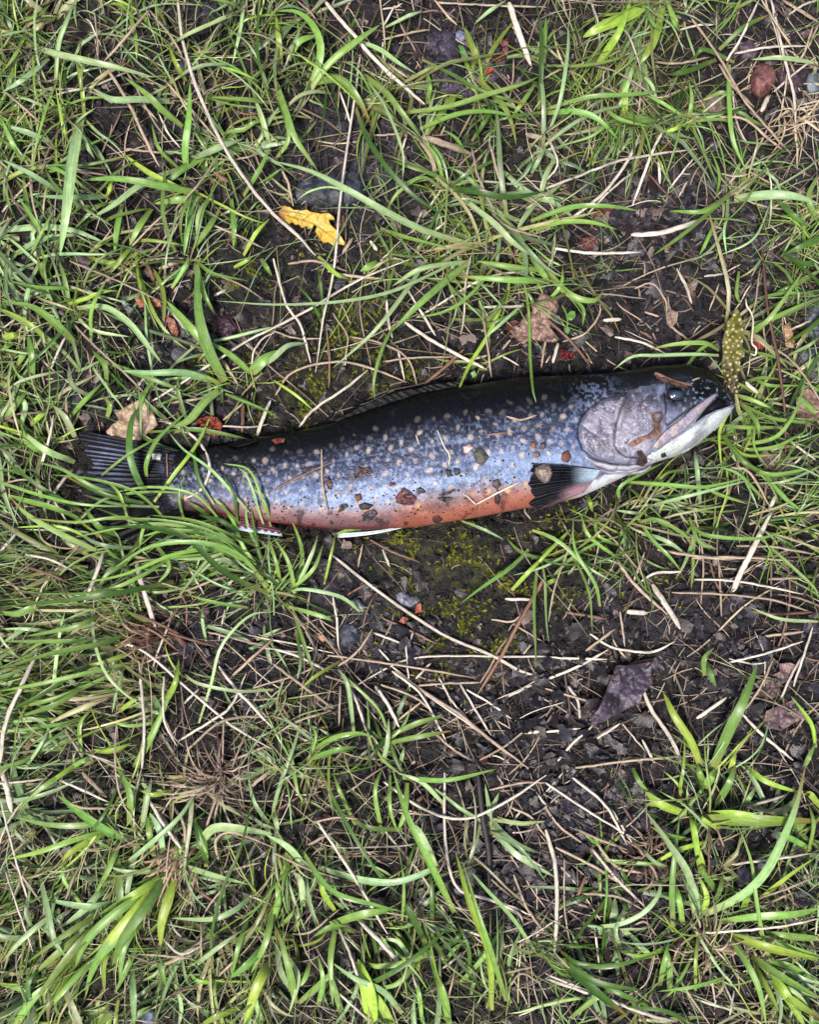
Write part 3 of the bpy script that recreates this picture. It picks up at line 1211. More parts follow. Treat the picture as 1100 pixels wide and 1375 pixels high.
'D3': """w24 0,250 40,400 45,600 35,750
w14 620,665 800,655 1000,630 1110,603
s14 620,660 540,720 510,800
s12 510,800 570,900 660,1031
w16 190,330 280,440 400,560
s16 210,310 290,400 400,425
w16 110,40 240,150 330,310
w12 0,60 180,180 380,300
s10 75,370 80,600 120,780
s16 40,320 200,400 290,460
s14 145,505 290,520 390,570
s12 80,530 190,570
s12 170,190 270,170
w20 250,930 400,990 520,1020
s12 850,530 990,480 1100,430
w16 810,160 970,110
w14 750,390 900,370 1070,345
w14 0,830 200,910
w12 0,100 70,20
s14 0,160 60,240 160,310
s14 130,250 220,290 330,330
t20 160,440 120,540
w12 270,170 360,320
s16 340,350 390,330
t14 650,340 710,270
t16 570,660 520,730
s14 870,560 1000,500
s12 350,640 400,620 450,680
w16 370,720 450,700
w12 200,650 220,830
s12 650,780 740,740
s12 700,760 640,700
w12 600,930 760,980
w12 760,900 740,1010
w12 720,870 760,960
s10 640,880 720,860
s14 860,780 960,650
w18 0,850 120,890 200,920
t14 660,240 660,480
s14 820,160 900,175 980,155
s12 690,240 720,320""",
})

# tufts that own the traced blades (centre, label)
TUFTS = [
((25,45),'dense pale tuft filling the upper left corner of the grass'),
((95,165),'tuft left of the bare soil with a broad pale blade pointing down'),
((15,215),'small tuft of short bluish blades at the left edge below the corner tuft'),
((265,262),'spreading rosette of flat blades left of the yellow leaf'),
((235,115),'sparse tuft under the longest pale straw near the top'),
((340,30),'thin upright grass at the top edge right of the longest straw'),
((417,113),'tuft of broad arching blades above the yellow leaf'),
((490,140),'long arching blades rooted right of the thin upright straw'),
((594,252),'dark green tuft in the middle above the trout with radiating blades'),
((640,130),'pale blades lying across the soil beside the black bark piece'),
((880,15),'bright tall tuft at the top edge right of centre'),
((840,155),'tangled tuft below the bright tall one with a short upright blade'),
((925,165),'star shaped tuft of narrow blades left of the pink stone'),
((985,262),'tuft with one wide pale blade running to the right edge'),
((735,360),'tuft beside the crumpled pinkish leaf with a curled blade'),
((620,370),'long grey green blades trailing left above the trout back'),
((1075,330),'dense dark tuft at the right edge above the spotted leaf'),
((265,352),'small yellowish green tuft left of the moss above the trout'),
((303,517),'tuft of wide flat blades above the trout tail'),
((100,415),'broad bladed tuft at the left with a blade arching over bare soil'),
((20,480),'short wide blades crowded at the left edge level with the trout'),
((60,590),'overlapping short blades just left of the tail fin'),
((200,668),'narrow blades rising across the trout tail fin'),
((1005,545),'grass around the trout snout below the spotted leaf'),
((975,600),'tangled wiry tuft right of the lower jaw'),
((860,680),'fine curly grass under the trout chin'),
((1030,640),'thin blades at the right edge behind the long reddish stem'),
((360,797),'fountain of narrow blades below the trout belly beside the pelvic fin'),
((175,760),'long narrow blades combed leftward below the tail fin'),
((190,855),'large bright tuft combed to the left edge below the tail'),
((220,935),'single yellow based clump below the dead reddish tuft'),
((60,960),'wispy grass at the left edge beside the bleached stem'),
((430,1010),'pale flat blades low in the middle left of the straw litter'),
((770,740),'delicate arching blades growing from moss below the pectoral fin'),
((935,705),'long thin blades crossing the soil below the lower jaw'),
((955,1035),'bright yellow green shoots pointing up from bare soil at lower right'),
((180,1115),'rosette of pale blades above the bright fan at lower left'),
((232,1168),'bright fan of wide blades sweeping down to the lower left corner'),
((90,1300),'dense dark and bright blades in the lower left corner'),
((390,1140),'tuft with broad blades reaching right near the hooked straw'),
((350,1310),'very broad bright blades at the bottom edge left of centre'),
((560,1220),'dark narrow blades fanning out at the bottom centre'),
((660,1330),'upright bright blades at the bottom edge right of centre'),
((780,1300),'dark green grass mat at the bottom under the white straw'),
((937,1235),'large tuft with one long curved blade at the lower right'),
((945,1100),'tuft with horizontal yellow green blades above the large right tuft'),
((1060,1310),'broad leaning blades filling the lower right corner'),
((955,890),'tiny fresh seedling on bare soil beside the dark folded leaf'),
]
tuft_c = np.array([t[0] for t in TUFTS], float)

def blade_profile(B, N, rg=rng):
    t = np.linspace(0, 1, N)[None]
    pk = rg.uniform(0.25, 0.5, (B, 1))
    p = np.where(t < pk, 0.7+0.3*np.sin(t/pk*pi/2), np.cos(np.clip((t-pk)/(1-pk), 0, 1)*pi/2)**0.62)
    return np.maximum(p, 0.04)
def blade_cols(base, B, N, rg=rng, jit=0.16):
    t = np.linspace(0, 1, N)[None, :, None]
    base = np.broadcast_to(base, (B, 3))[:, None, :]*(1+rg.normal(0, jit, (B, 1, 1)))*(1+rg.normal(0, 0.05, (B, 1, 3)))
    root = lin((176, 168, 104)); c = base*(1-0.55*(1-smooth(0, .22, t)))+root*0.55*(1-smooth(0, .22, t))
    dry = (rg.random((B, 1, 1)) < 0.12); c = np.where(dry, c*(1-smooth(.7, 1, t))+lin((170, 130, 70))*smooth(.7, 1, t), c)
    return np.clip(c, 0.002, 1)

def build_traced_grass():
    roots = np.array([b[2][0] for b in BLADES]); own = []
    for k, w, p in BLADES:
        d = np.hypot(tuft_c[:, 0]-p[0][0], tuft_c[:, 1]-p[0][1]); own.append(int(np.argmin(d)))
    for ti, (c, label) in enumerate(TUFTS):
        e = empty('grass_tuft', label, 'grass tuft', 'grass tufts around the trout'); z0 = float(grd(c[0], c[1]))
        e.location = (float(wx(c[0])), float(wy(c[1])), z0)
        off = np.array([e.location.x, e.location.y, z0])
        for (k, w, p), oi in zip(BLADES, own):
            if oi != ti: continue
            L = sum(math.hypot(a[0]-b[0], a[1]-b[1]) for a, b in zip(p, p[1:]))
            lift = min(0.036, 0.006+L*S*rng.uniform(0.12, 0.26))
            over = np.nanmax(np.where(np.isnan(G_body(*np.array(p).T)), 0, 1)) > 0
            if over: lift *= 0.35
            C = trace_path(p, lift, True, 16)[None]
            base = lin(PAL[k])*1.3  # upper blades brightened as better lit than the fill
            V, F, cc = ribbons(C, np.array([w*S*0.98]), rng.uniform(-.45, .45, 1), np.array([rng.uniform(-.5, -.15)]), blade_profile(1, 16), blade_cols(base, 1, 16))
            mesh_obj('blade', V-off, F, cc, M['grass'], e, st=LAST_ST)
        # finer blades of the tuft, too many to pick apart
        gd = float(dens(GREEN, c[0], c[1])); n = int(8+34*gd)
        if ti in (47,): n = 0
        if ti in (33, 34, 14, 17): n = 10
        if n: 
            V, F, cc = fine_blades(c, n, 26); mesh_obj('fine_blades', V-off, F, cc, M['grass'], e, kind='stuff', st=LAST_ST)
BIAS = [(90,860,190,180,.85),(80,760,140,175,.6),(120,1260,190,235,.8),(320,700,110,170,.6),(330,760,90,200,.5),(1010,690,140,10,.3),(30,60,90,200,.5),(430,1250,120,260,.5),(860,60,100,250,.6),(1060,1300,80,320,.6),(600,1330,120,100,.6),(760,1290,90,160,.6),(1080,620,90,30,.4),(1080,330,60,20,.5)]
def bias_angle(x, y, n):
    a = rng.uniform(0, 2*pi, n)
    for cx, cy, r, ang, st in BIAS:
        d = math.hypot(x-cx, y-cy)
        if d < r and rng.random() < st: 
            a = radians(ang)+rng.normal(0, .45, n); break
    return a
def fine_paths(cx, cy, n, spread, lmin=30, lmax=120, N=9, zmax=0.014):
    """n blades around (cx,cy); returns C[B,N,3] and widths"""
    a = bias_angle(cx, cy, n); r = np.abs(rng.normal(0, spread, n)); b = rng.uniform(0, 2*pi, n)
    x0 = cx+r*np.cos(b); y0 = cy+r*np.sin(b)
    L = rng.uniform(lmin, lmax, n)*rng.uniform(.6, 1.1, n); curv = rng.normal(0, .42, n)
    t = np.linspace(0, 1, N)[None]
    ang = a[:, None]+curv[:, None]*t+0.12*np.sin(t*5+rng.uniform(0, 6, (n, 1)))
    dx = np.cos(ang)*L[:, None]/(N-1); dy = -np.sin(ang)*L[:, None]/(N-1)
    X = x0[:, None]+np.cumsum(dx, 1)-dx[:, :1]; Y = y0[:, None]+np.cumsum(dy, 1)-dy[:, :1]
    return X, Y, L
def keep_off_fish(X, Y, tol=0.12):
    inn = (~np.isnan(G_body(X, Y))) | inside(X, Y, tailpoly)
    return inn.mean(1) <= tol
def lay(X, Y, lift, clear=0.0008, bury=False):
    z = surf(X, Y)
    if bury:
        m = z.mean(1, keepdims=True); tt = np.linspace(-1, 1, X.shape[1])[None]; sl = ((z-m)*tt).sum(1, keepdims=True)/(tt**2).sum(); z = .55*(m+sl*tt)+.45*z
    zp = np.pad(z, ((0, 0), (1, 1)), mode='edge'); z = np.maximum(z, (zp[:, :-2]+zp[:, 2:])/2)
    t = np.linspace(0, 1, X.shape[1])[None]
    return np.stack([wx(X), wy(Y), z+clear+lift[:, None]*np.sin(pi*np.clip(t*.85+.03, 0, 1))], -1)
def gcolor(n, x=0, y=0):
    keys = np.array([lin(PAL['g']), lin(PAL['b']), lin(PAL['y']), lin(PAL['d']), lin((138,144,82)), lin((186,182,132))])
    i = rng.choice(6, n, p=[.28, .25, .13, .12, .12, .10]); return keys[i]
def fine_blades(c, n, spread):
    X, Y, L = fine_paths(c[0], c[1], n, spread, 30, 130)
    k = keep_off_fish(X, Y); X, Y, L = X[k], Y[k], L[k]
    if len(X) == 0: X, Y, L = fine_paths(c[0]-0, c[1]+60, 3, 5, 20, 30)
    n = len(X); lift = rng.uniform(.002, .016, n)*np.clip(L/80, .4, 1.3)
    C = lay(X, Y, lift); wd = rng.choice([1.6, 2.4, 3.4, 5.0], n, p=[.35, .35, .2, .1])*rng.uniform(.8, 1.25, n)*S
    return ribbons(C, wd, rng.uniform(-.7, .7, n), rng.uniform(-.5, -.1, n), blade_profile(n, X.shape[1]), blade_cols(gcolor(n)*rng.uniform(.7, 1.25, (n, 1)), n, X.shape[1]))
build_traced_grass()

def scatter_grass():
    Xs, Ys, Ls, Cs, Ws = [], [], [], [], []
    m = 0
    while m < 1380:
        x = rng.uniform(-220, 1320); y = rng.uniform(-220, 1595)
        g = float(dens(GREEN, x, y))
        if rng.random() > g**2.0*1.15: continue
        m += 1
        n = rng.integers(4, 12)
        if rng.random() < .5: lm, lx, sp = 18, 80, 7
        else: lm, lx, sp = 40, 160, 12
        X, Y, L = fine_paths(x, y, n, sp, lm, lx)
        k = keep_off_fish(X, Y, 0.06); X, Y, L = X[k], Y[k], L[k]
        if not len(X): continue
        Xs.append(X); Ys.append(Y); Ls.append(L); n = len(X)
        wb = rng.choice([1.1, 1.7, 2.8, 4.8, 7.5], p=[.28, .30, .22, .14, .06]); Ws.append(wb*rng.uniform(.7, 1.3, n)*S)
        base = gcolor(1); Cs.append(np.repeat(base, n, 0)*rng.uniform(.6, 1.15))  # low fill tinted darker, painting the shade between blades
    X = np.vstack(Xs); Y = np.vstack(Ys); L = np.concatenate(Ls); B = len(X)
    C = lay(X, Y, rng.uniform(.001, .012, B)*np.clip(L/80, .3, 1.2))
    cols = blade_cols(np.vstack(Cs), B, X.shape[1])
    V, F, cc = ribbons(C, np.concatenate(Ws), rng.uniform(-.8, .8, B), rng.uniform(-.5, -.1, B), blade_profile(B, X.shape[1]), cols)
    mesh_obj('grass', V, F, cc, M['grass'], st=LAST_ST, kind='stuff', cat='grass', label='short green grass growing all over the wet soil')
scatter_grass()

def straw_mass(name, n, T, pw, lmin, lmax, widths, cols, lift, label, cat, N=9, curv=.42, p=None, dark=(1, 1), fishtol=0.0):
    x = rng.uniform(-220, 1320, n*8); y = rng.uniform(-220, 1595, n*8)
    d = dens(T, x, y) if T is not None else np.ones(n*8)
    mm = mossmask(x, y)
    k = rng.random(n*8) < d**pw*(1-0.8*mm); x = x[k][:n]; y = y[k][:n]; n = len(x)
    a = rng.uniform(0, 2*pi, n); L = np.exp(rng.uniform(np.log(lmin), np.log(lmax), n)); t = np.linspace(0, 1, N)[None]
    ang = a[:, None]+rng.normal(0, curv, n)[:, None]*t+0.15*np.sin(t*6+rng.uniform(0, 6, (n, 1)))
    dx = np.cos(ang)*L[:, None]/(N-1); dy = np.sin(ang)*L[:, None]/(N-1)
    X = x[:, None]+np.cumsum(dx, 1); Y = y[:, None]+np.cumsum(dy, 1)
    k = keep_off_fish(X, Y, fishtol); X, Y, L = X[k], Y[k], L[k]; n = len(X)
    C = lay(X, Y, np.abs(rng.normal(0, lift*.6, n))*np.clip(L/60, .2, 1.4)*(.3+dens(GREEN, X.mean(1), Y.mean(1))*1.6), 0.0002, True)
    ck = np.array([lin(c) for c in cols])[rng.choice(len(cols), n, p=p)]*rng.uniform(dark[0], dark[1], (n, 1))
    col = np.repeat(ck[:, None, :], N, 1)*(1+rng.normal(0, .08, (n, N, 1)))
    prof = np.clip(np.minimum(t*8+.5, (1-t)*5+.25), 0, 1)*np.ones((n, 1))
    V, F, cc = ribbons(C, rng.choice(widths, n)*S*rng.uniform(.7, 1.3, n), rng.uniform(-.5, .5, n), rng.uniform(.3, .6, n), prof, np.clip(col, 0, 1))
    mesh_obj(name, V, F, cc, M['straw'], st=LAST_ST, kind='stuff', cat=cat, label=label)
straw_mass('straw_litter', 5200, STRAW, 1.2, 14, 200, [.7, 1.0, 1.4, 2.1], [(222,206,188),(186,162,140),(136,112,98),(84,66,60),(196,182,150)], .006, 'thin dry straw lying loose over the soil', 'straw', p=[.16,.26,.27,.21,.10], dark=(.5, 1.05), curv=.3)
straw_mass('root_fibres', 13000, None, 1, 5, 34, [.7, 1.0, 1.6], [(140,118,104),(88,72,64),(54,45,43),(184,164,146)], .002, 'short broken fibres and root hairs on the soil', 'plant debris', N=5, curv=.9, p=[.25,.3,.3,.15], dark=(.4, 1))

# ------------------------------------------------------------------ traced straws, each a thing with its own label
LAND = [((415,303),'the yellow leaf'),((720,425),'the crumpled pinkish leaf'),((615,80),'the black bark piece'),((435,255),'the grey stone'),
 ((1015,105),'the pink stone'),((985,470),'the spotted leaf'),((910,530),'the trout eye'),((975,545),'the trout snout'),((740,650),'the pectoral fin'),
 ((510,712),'the pelvic fin'),((150,650),'the tail fin'),((305,590),'the adipose fin'),((285,575),'the orange red leaf'),((180,565),'the tan leaf by the tail'),
 ((560,530),'the dorsal fin'),((610,780),'the moss patch'),((835,925),'the dark folded leaf'),((540,805),'the pale pebble'),((1045,590),'the long reddish stem'),
 ((950,890),'the seedling'),((210,850),'the dead reddish tuft'),((1070,960),'the purple leaf at right'),((300,515),'the wide blades above the tail'),
 ((265,262),'the grass rosette at upper left'),((594,252),'the dark tuft above the trout'),((232,1168),'the bright fan at lower left'),((937,1235),'the large lower right tuft'),
 ((30,40),'the upper left corner'),((1070,20),'the upper right corner'),((40,1340),'the lower left corner'),((1060,1340),'the lower right corner'),((560,1350),'the bottom edge'),((560,10),'the top edge'),
 ((390,1150),'the broad tuft near the bottom'),((655,1130),'the dark twig'),((870,60),'the bright top tuft'),((960,1040),'the yellow green shoots'),((762,472),'the red curled leaf'),
 ((360,797),'the fountain of blades'),((430,1010),'the pale low tuft'),((870,290),'the bluish soil'),((10,700),'the left edge'),((1090,760),'the right edge'),((780,1150),'the bare lower soil')]
COLN = {'w': 'pale', 's': 'tan', 't': 'brown', 'r': 'reddish', 'k': 'dark'}
used = {}
def straw_label(k, w, p):
    L = sum(math.hypot(a[0]-b[0], a[1]-b[1]) for a, b in zip(p, p[1:])); D = math.hypot(p[0][0]-p[-1][0], p[0][1]-p[-1][1])
    a = math.degrees(math.atan2(-(p[-1][1]-p[0][1]), p[-1][0]-p[0][0])) % 180
    ori = 'level' if a < 15 or a > 165 else ('upright' if 75 < a < 105 else ('rising right' if a < 90 else 'rising left'))
    ln = 'very long' if L > 190 else 'long' if L > 95 else 'short' if L < 32 else 'medium'
    th = 'broad ' if w > 6.5 else ('thin ' if w < 4.2 else '')
    sh = 'bent' if L > D*1.12 else ('curved' if L > D*1.025 else 'straight')
    m = np.mean(p, axis=0); ds = sorted(((math.hypot(m[0]-c[0], m[1]-c[1]), i) for i, (c, n) in enumerate(LAND)))
    for d, i in ds[:7]:
        c, nm = LAND[i]; dx, dy = m[0]-c[0], m[1]-c[1]
        rel = ('over' if d < 22 else ('right of' if dx > 0 else 'left of') if abs(dx) > abs(dy) else ('below' if dy > 0 else 'above'))
        near = 'just ' if 22 <= d < 60 else ('well ' if d > 130 else '')
        s = f'{ln} {th}{sh} {COLN[k]} {"twig" if k in "k" else "straw"} {ori}, {near}{rel} {nm}'
        if s not in used: used[s] = 1; return s
    return s
def tube(C, rad, prof, nseg=6, flat=0.6):
    N = len(C); T = np.gradient(C, axis=0); T /= np.linalg.norm(T, axis=1, keepdims=True)+1e-12
    s = np.cross(T, [0, 0, 1.0]); s /= np.linalg.norm(s, axis=1, keepdims=True)+1e-9; n = np.cross(s, T)
    a = np.linspace(0, 2*pi, nseg, endpoint=False)
    V = C[:, None]+(s[:, None]*np.cos(a)[None, :, None]+n[:, None]*np.sin(a)[None, :, None]*flat)*(rad*prof)[:, None, None]
    i = np.arange(N-1)[:, None]*nseg; j = np.arange(nseg)[None]; j2 = (j+1) % nseg
    F = np.stack([i+j, i+j2, i+nseg+j2, i+nseg+j], -1).reshape(-1, 4)
    V = V.reshape(-1, 3); e0 = len(V); V = np.vstack([V, C[:1], C[-1:]])
    jj = np.arange(nseg); k2 = (jj+1) % nseg
    F = np.vstack([F, np.stack([np.full(nseg, e0), k2, jj, jj], -1)[:, [0, 1, 2, 2]] if False else np.zeros((0, 4), int)])
    global TUBE_ST
    ln = np.concatenate([[0], np.cumsum(np.linalg.norm(np.diff(C, axis=0), axis=1))])/S; r0 = rng.uniform(0, 99)
    TUBE_ST = np.stack([(np.arange(nseg)[None]*rad/S*0.9+0*ln[:, None]), ln[:, None]*.05+0*np.arange(nseg)[None], r0+0*ln[:, None]+0*np.arange(nseg)[None]], -1).reshape(-1, 3)
    return V, F, nseg
def build_straws():
    for k, w, p in STRAWS:
        m = np.mean(p, axis=0); g = float(dens(GREEN, m[0], m[1]))
        L = sum(math.hypot(a[0]-b[0], a[1]-b[1]) for a, b in zip(p, p[1:]))
        lift = min(.020, (0.0008+0.011*g)*min(1.6, L/60)+0.0006)
        on = np.nanmax(np.where(np.isnan(G_body(*np.array(p).T)), 0, 1)) > 0
        if on: lift = 0.0004
        N = max(7, min(22, int(L/9)+4))
        C = trace_path(p, lift, False, N, clear=w*S*0.3+0.0003)
        C[:, 0] += np.interp(np.arange(N), np.arange(N), rng.normal(0, .25*S, N)); C[:, 1] += rng.normal(0, .25*S, N)
        t = np.linspace(0, 1, N)
        prof = np.clip(np.minimum(t*9+.55, (1-t)*4+.35), 0, 1)*(1+rng.normal(0, .05, N))
        V, F, ns = tube(C, w*S*0.5*(0.74 if k != 'k' else .9), prof, 6, .55)
        V = V[:-2]
        base = lin(PAL[k])*rng.uniform(.8, 1.15)*(1+rng.normal(0, .012, 3))
        if g > .5: base = base*0.92
        st = 1+0.14*np.sin(np.arange(ns)*2.4+rng.uniform(0, 6))
        cc = (base[None, None]*st[None, :, None]*(1+rng.normal(0, .09, (N, 1, 1)))).reshape(-1, 3)
        nm = {'k': 'twig', 'r': 'plant_stem'}.get(k, 'dry_straw')
        o = mesh_obj(nm, V, F, cc, M['straw'], st=TUBE_ST, label=straw_label(k, w, p), cat={'k': 'twig', 'r': 'plant stem'}.get(k, 'straw'))
build_straws()

# ------------------------------------------------------------------ crumbs, flakes, moss
def crumbs(name, n, rmin, rmax, cols, p, label, cat, flat=1.0, T=None, mat='soil'):
    ico = np.array([(1,0,0),(-1,0,0),(0,1,0),(0,-1,0),(0,0,1),(0,0,-1),(.6,.6,.5),(-.6,.6,-.2),(.6,-.6,-.3),(-.6,-.6,.5)], float)
    oct_ = np.array([(0,2,4),(2,1,4),(1,3,4),(3,0,4),(2,0,5),(1,2,5),(3,1,5),(0,3,5)])
    base = ico[:6]
    x = rng.uniform(-150, 1250, n); y = rng.uniform(-150, 1525, n)
    k = keep_off_fish(x[:, None], y[:, None]); x, y = x[k], y[k]; n = len(x)
    r = np.exp(rng.uniform(np.log(rmin), np.log(rmax), n))
    P = base[None]*rng.uniform(.5, 1.3, (n, 6, 3)); P[..., 2] *= flat
    a = rng.uniform(0, 2*pi, n); ca, sa = np.cos(a)[:, None], np.sin(a)[:, None]
    Q = np.stack([P[..., 0]*ca-P[..., 1]*sa, P[..., 0]*sa+P[..., 1]*ca, P[..., 2]], -1)*r[:, None, None]*S
    Q += np.stack([wx(x), wy(y), surf(x, y)+r*S*0.25*flat], -1)[:, None]
    F = (oct_[None]+(np.arange(n)*6)[:, None, None]).reshape(-1, 3)
    col = np.array([lin(c) for c in cols])[rng.choice(len(cols), n, p=p)]*rng.uniform(.6, 1.2, (n, 1))
    cc = np.repeat(col, 6, 0)
    mesh_obj(name, Q.reshape(-1, 3), F, cc, M[mat], kind='stuff', label=label, cat=cat, sm=False)
crumbs('soil_crumbs', 17000, 1.0, 5.5, [(22,20,20),(40,35,35),(62,58,68),(104,90,86)], [.45,.36,.15,.04], 'small dark crumbs of wet soil on the ground', 'soil', .8)
def flakes():
    n = 6200
    x = rng.uniform(-150, 1250, n); y = rng.uniform(-150, 1525, n)
    hot = np.array([(1000,900,120),(820,1080,110),(720,930,110),(640,1180,60),(620,90,60),(860,300,70),(270,470,60),(560,860,60),(800,1180,90),(1020,330,60)])
    hi = rng.integers(0, len(hot), 1500); x[:1500] = hot[hi, 0]+rng.normal(0, 1, 1500)*hot[hi, 2]*.6; y[:1500] = hot[hi, 1]+rng.normal(0, 1, 1500)*hot[hi, 2]*.6
    big = np.zeros(n); big[:420] = 1; ii = rng.permutation(1500); big[:1500] = big[:1500][ii]
    k = keep_off_fish(x[:, None], y[:, None]) & (rng.random(n) > mossmask(x, y)*0.8); x, y = x[k], y[k]; n = len(x); big = big[k]
    r = np.exp(rng.uniform(np.log(2.5), np.log(14), n)); r = np.where(big > 0, rng.uniform(9, 19, n), r); m = 11
    ang = np.linspace(0, 2*pi, m, endpoint=False)[None]+rng.uniform(0, 6, (n, 1)); rad = rng.uniform(.45, 1.15, (n, m))
    asp = rng.uniform(.35, 1, (n, 1)); a = rng.uniform(0, 2*pi, (n, 1))
    ux = np.cos(ang)*rad; uy = np.sin(ang)*rad*asp
    X = x[:, None]+(ux*np.cos(a)-uy*np.sin(a))*r[:, None]; Y = y[:, None]+(ux*np.sin(a)+uy*np.cos(a))*r[:, None]
    tx = rng.normal(0, .3, (n, 1)); ty = rng.normal(0, .3, (n, 1))
    Z = surf(x, y)[:, None]+0.0012+((X-x[:, None])*tx+(Y-y[:, None])*ty)*S+rng.normal(0, .18, (n, m))*r[:, None]*S
    c0 = np.stack([wx(x), wy(y), surf(x, y)+0.0012+rng.normal(.1, .15, n)*r*S], -1)[:, None]
    V = np.concatenate([c0, np.stack([wx(X), wy(Y), Z], -1)], 1)
    idx = np.arange(m); F = np.stack([np.zeros(m, int), idx+1, (idx+1) % m+1], -1)
    F = (F[None]+(np.arange(n)*(m+1))[:, None, None]).reshape(-1, 3)
    cols = [(34,29,32),(52,44,46),(72,66,80),(92,76,74),(140,120,114),(100,58,48)]
    col = np.array([lin(c) for c in cols])[rng.choice(6, n, p=[.3,.27,.2,.14,.07,.02])]*rng.uniform(.6, 1.1, (n, 1)); col[big > 0] = np.array([lin((34,27,29)), lin((50,38,40)), lin((44,40,50))])[rng.integers(0, 3, int((big > 0).sum()))]
    cc = np.repeat(col[:, None], m+1, 1)*(1+rng.normal(0, .1, (n, m+1, 1)))
    mesh_obj('leaf_litter', V.reshape(-1, 3), F, cc.reshape(-1, 3), M['leaf'], kind='stuff', label='crumbled dark leaf scraps lying on the soil', cat='leaf litter', sm=False)
flakes()
def moss():
    n = 110000; x = rng.uniform(-20, 1120, n); y = rng.uniform(-20, 1390, n)
    mm = mossmask(x, y)*smooth(-.12, .35, fbm(x, y, 24, 3, 91)+.35*fbm(x, y, 7, 2, 95))**1.2
    k = (rng.random(n) < mm*1.0) & keep_off_fish(x[:, None], y[:, None]); x, y = x[k], y[k]; n = len(x); q = 5
    a = rng.uniform(0, 2*pi, (n, q)); L = rng.uniform(1.8, 5.0, (n, q)); w = rng.uniform(.6, 1.2, (n, q)); up = rng.uniform(.2, 1.3, (n, q))
    z = grd(x, y)[:, None]+0*a; X0_ = x[:, None]+0*a; Y0_ = y[:, None]+0*a
    cx, sx = np.cos(a), np.sin(a)
    v0 = np.stack([wx(X0_-sx*w), wy(Y0_+cx*w), z], -1); v1 = np.stack([wx(X0_+sx*w), wy(Y0_-cx*w), z], -1)
    v2 = np.stack([wx(X0_+cx*L), wy(Y0_+sx*L), z+L*up*S+.0006], -1)
    V = np.stack([v0, v1, v2], 2).reshape(-1, 3); F = np.arange(len(V)).reshape(-1, 3)
    col = mix(lin((96,104,34)), lin((184,186,66)), rng.random(n)**1.4); cc = np.repeat(col, q*3, 0)
    mesh_obj('moss', V, F, cc, M['moss'], kind='stuff', label='yellow green moss in a patch on dark soil below the belly', cat='moss', sm=False)
moss()

# ------------------------------------------------------------------ the trout
def fish_mat():
    m = attr_mat('trout_skin', 0.34, 0.22, 1500, 0.34, 0.00016, 2600, metallic=0.04, coat=0.04, rough_var=0.14)
    n = m.node_tree; b = [x for x in n.nodes if x.type == 'BSDF_PRINCIPLED'][0]
    # fine scales in object space
    tc = [x for x in n.nodes if x.type == 'TEX_COORD'][0]
    vo = n.nodes.new('ShaderNodeTexVoronoi'); vo.inputs['Scale'].default_value = 760
    n.links.new(tc.outputs['Object'], vo.inputs['Vector'])
    bp2 = n.nodes.new('ShaderNodeBump'); bp2.inputs['Distance'].default_value = 0.00022; bp2.inputs['Strength'].default_value = 0.8
    n.links.new(vo.outputs['Distance'], bp2.inputs['Height'])
    old = b.inputs['Normal'].links[0].from_node
    n.links.new(old.outputs[0], bp2.inputs['Normal']); n.links.new(bp2.outputs[0], b.inputs['Normal'])
    return m
M['skin'] = fish_mat()
M['flesh'] = attr_mat('trout_head_skin', 0.32, 0.4, 800, 0.32, 0.0003, 1300, metallic=0.05, coat=0.12, rough_var=0.14)

def c4(l, ox=760, oy=380, f=3.6667): return [(ox+a/f, oy+b/f) for a, b in l]
GILL = c4([(262,560),(180,575),(125,615),(85,660),(68,700),(66,760),(88,815),(125,850),(160,868),(230,885),(300,893),(360,885),(405,850),(425,812),(470,745),(492,690),(488,620),(470,560),(500,492),(440,492),(380,500),(330,520)])
PREOP = c4([(300,560),(270,620),(247,700),(238,800),(262,835),(300,858),(350,862)])
EYEL = c4([(490,540),(497,600),(492,680),(505,700),(560,655),(640,600)])
MAX = c4([(738,538),(748,556),(700,605),(640,672),(580,730),(515,775),(450,822),(418,812),(440,780),(490,722),(560,672),(620,618),(680,572)])
GAPE = c4([(752,562),(826,598),(790,612),(740,628),(690,652),(640,688),(645,672),(700,608)])
LJAW = c4([(834,596),(806,650),(760,702),(700,752),(620,815),(540,852),(440,880),(400,868),(420,825),(450,822),(515,775),(580,735),(640,686),(692,652),(742,628),(792,610)])
def lobe(px, py, cx, cy, rx, ry, rot=0):
    c, s = cos(rot), sin(rot); dx = px-cx; dy = py-cy
    return np.exp(-(((dx*c+dy*s)/rx)**2+((-dx*s+dy*c)/ry)**2))
def body_relief(px, py, v):
    """metres added to the flank height"""
    h = np.zeros(np.shape(px))
    ed = seg_dist(px, py, GILL[:13]); ins = inside(px, py, GILL)
    h += -0.0016*np.exp(-(ed/2.2)**2)*(~ins)
    h += -0.0010*np.exp(-(seg_dist(px, py, EYEL)/1.6)**2)
    h += -0.0035*lobe(px, py, 909, 529, 12, 9)
    for ln in (c4([(100,860),(190,890),(350,900)]), c4([(150,905),(300,925),(400,900)]), c4([(180,940),(330,935),(430,895)])):
        h += -0.0008*np.exp(-(seg_dist(px, py, ln)/1.3)**2)
    # flank furrows and lateral line
    lat = np.interp(px, [200, 400, 600, 780], [650, 628, 598, 566])
    h += -0.00025*np.exp(-((py-lat)/2.0)**2)*(px < 790)
    h += 0.0005*fbm(px, py*1.6, 60, 3, 201)*smooth(1, .7, np.abs(v))
    h += 0.00013*fbm(px, py, 5, 2, 205)+0.0006*fbm(px+py*.4, py*2.0, 14, 3, 207)*smooth(780, 810, px)
    h += -0.0030*inside(px, py, GAPE)*smooth(0, 3, seg_dist(px, py, list(GAPE)+[GAPE[0]]))
    # muscle folds: shallow chevrons
    h += 0.00003*np.sin((px+0.35*np.abs(py-lat)*2)*0.30)*smooth(820, 700, px)
    return h
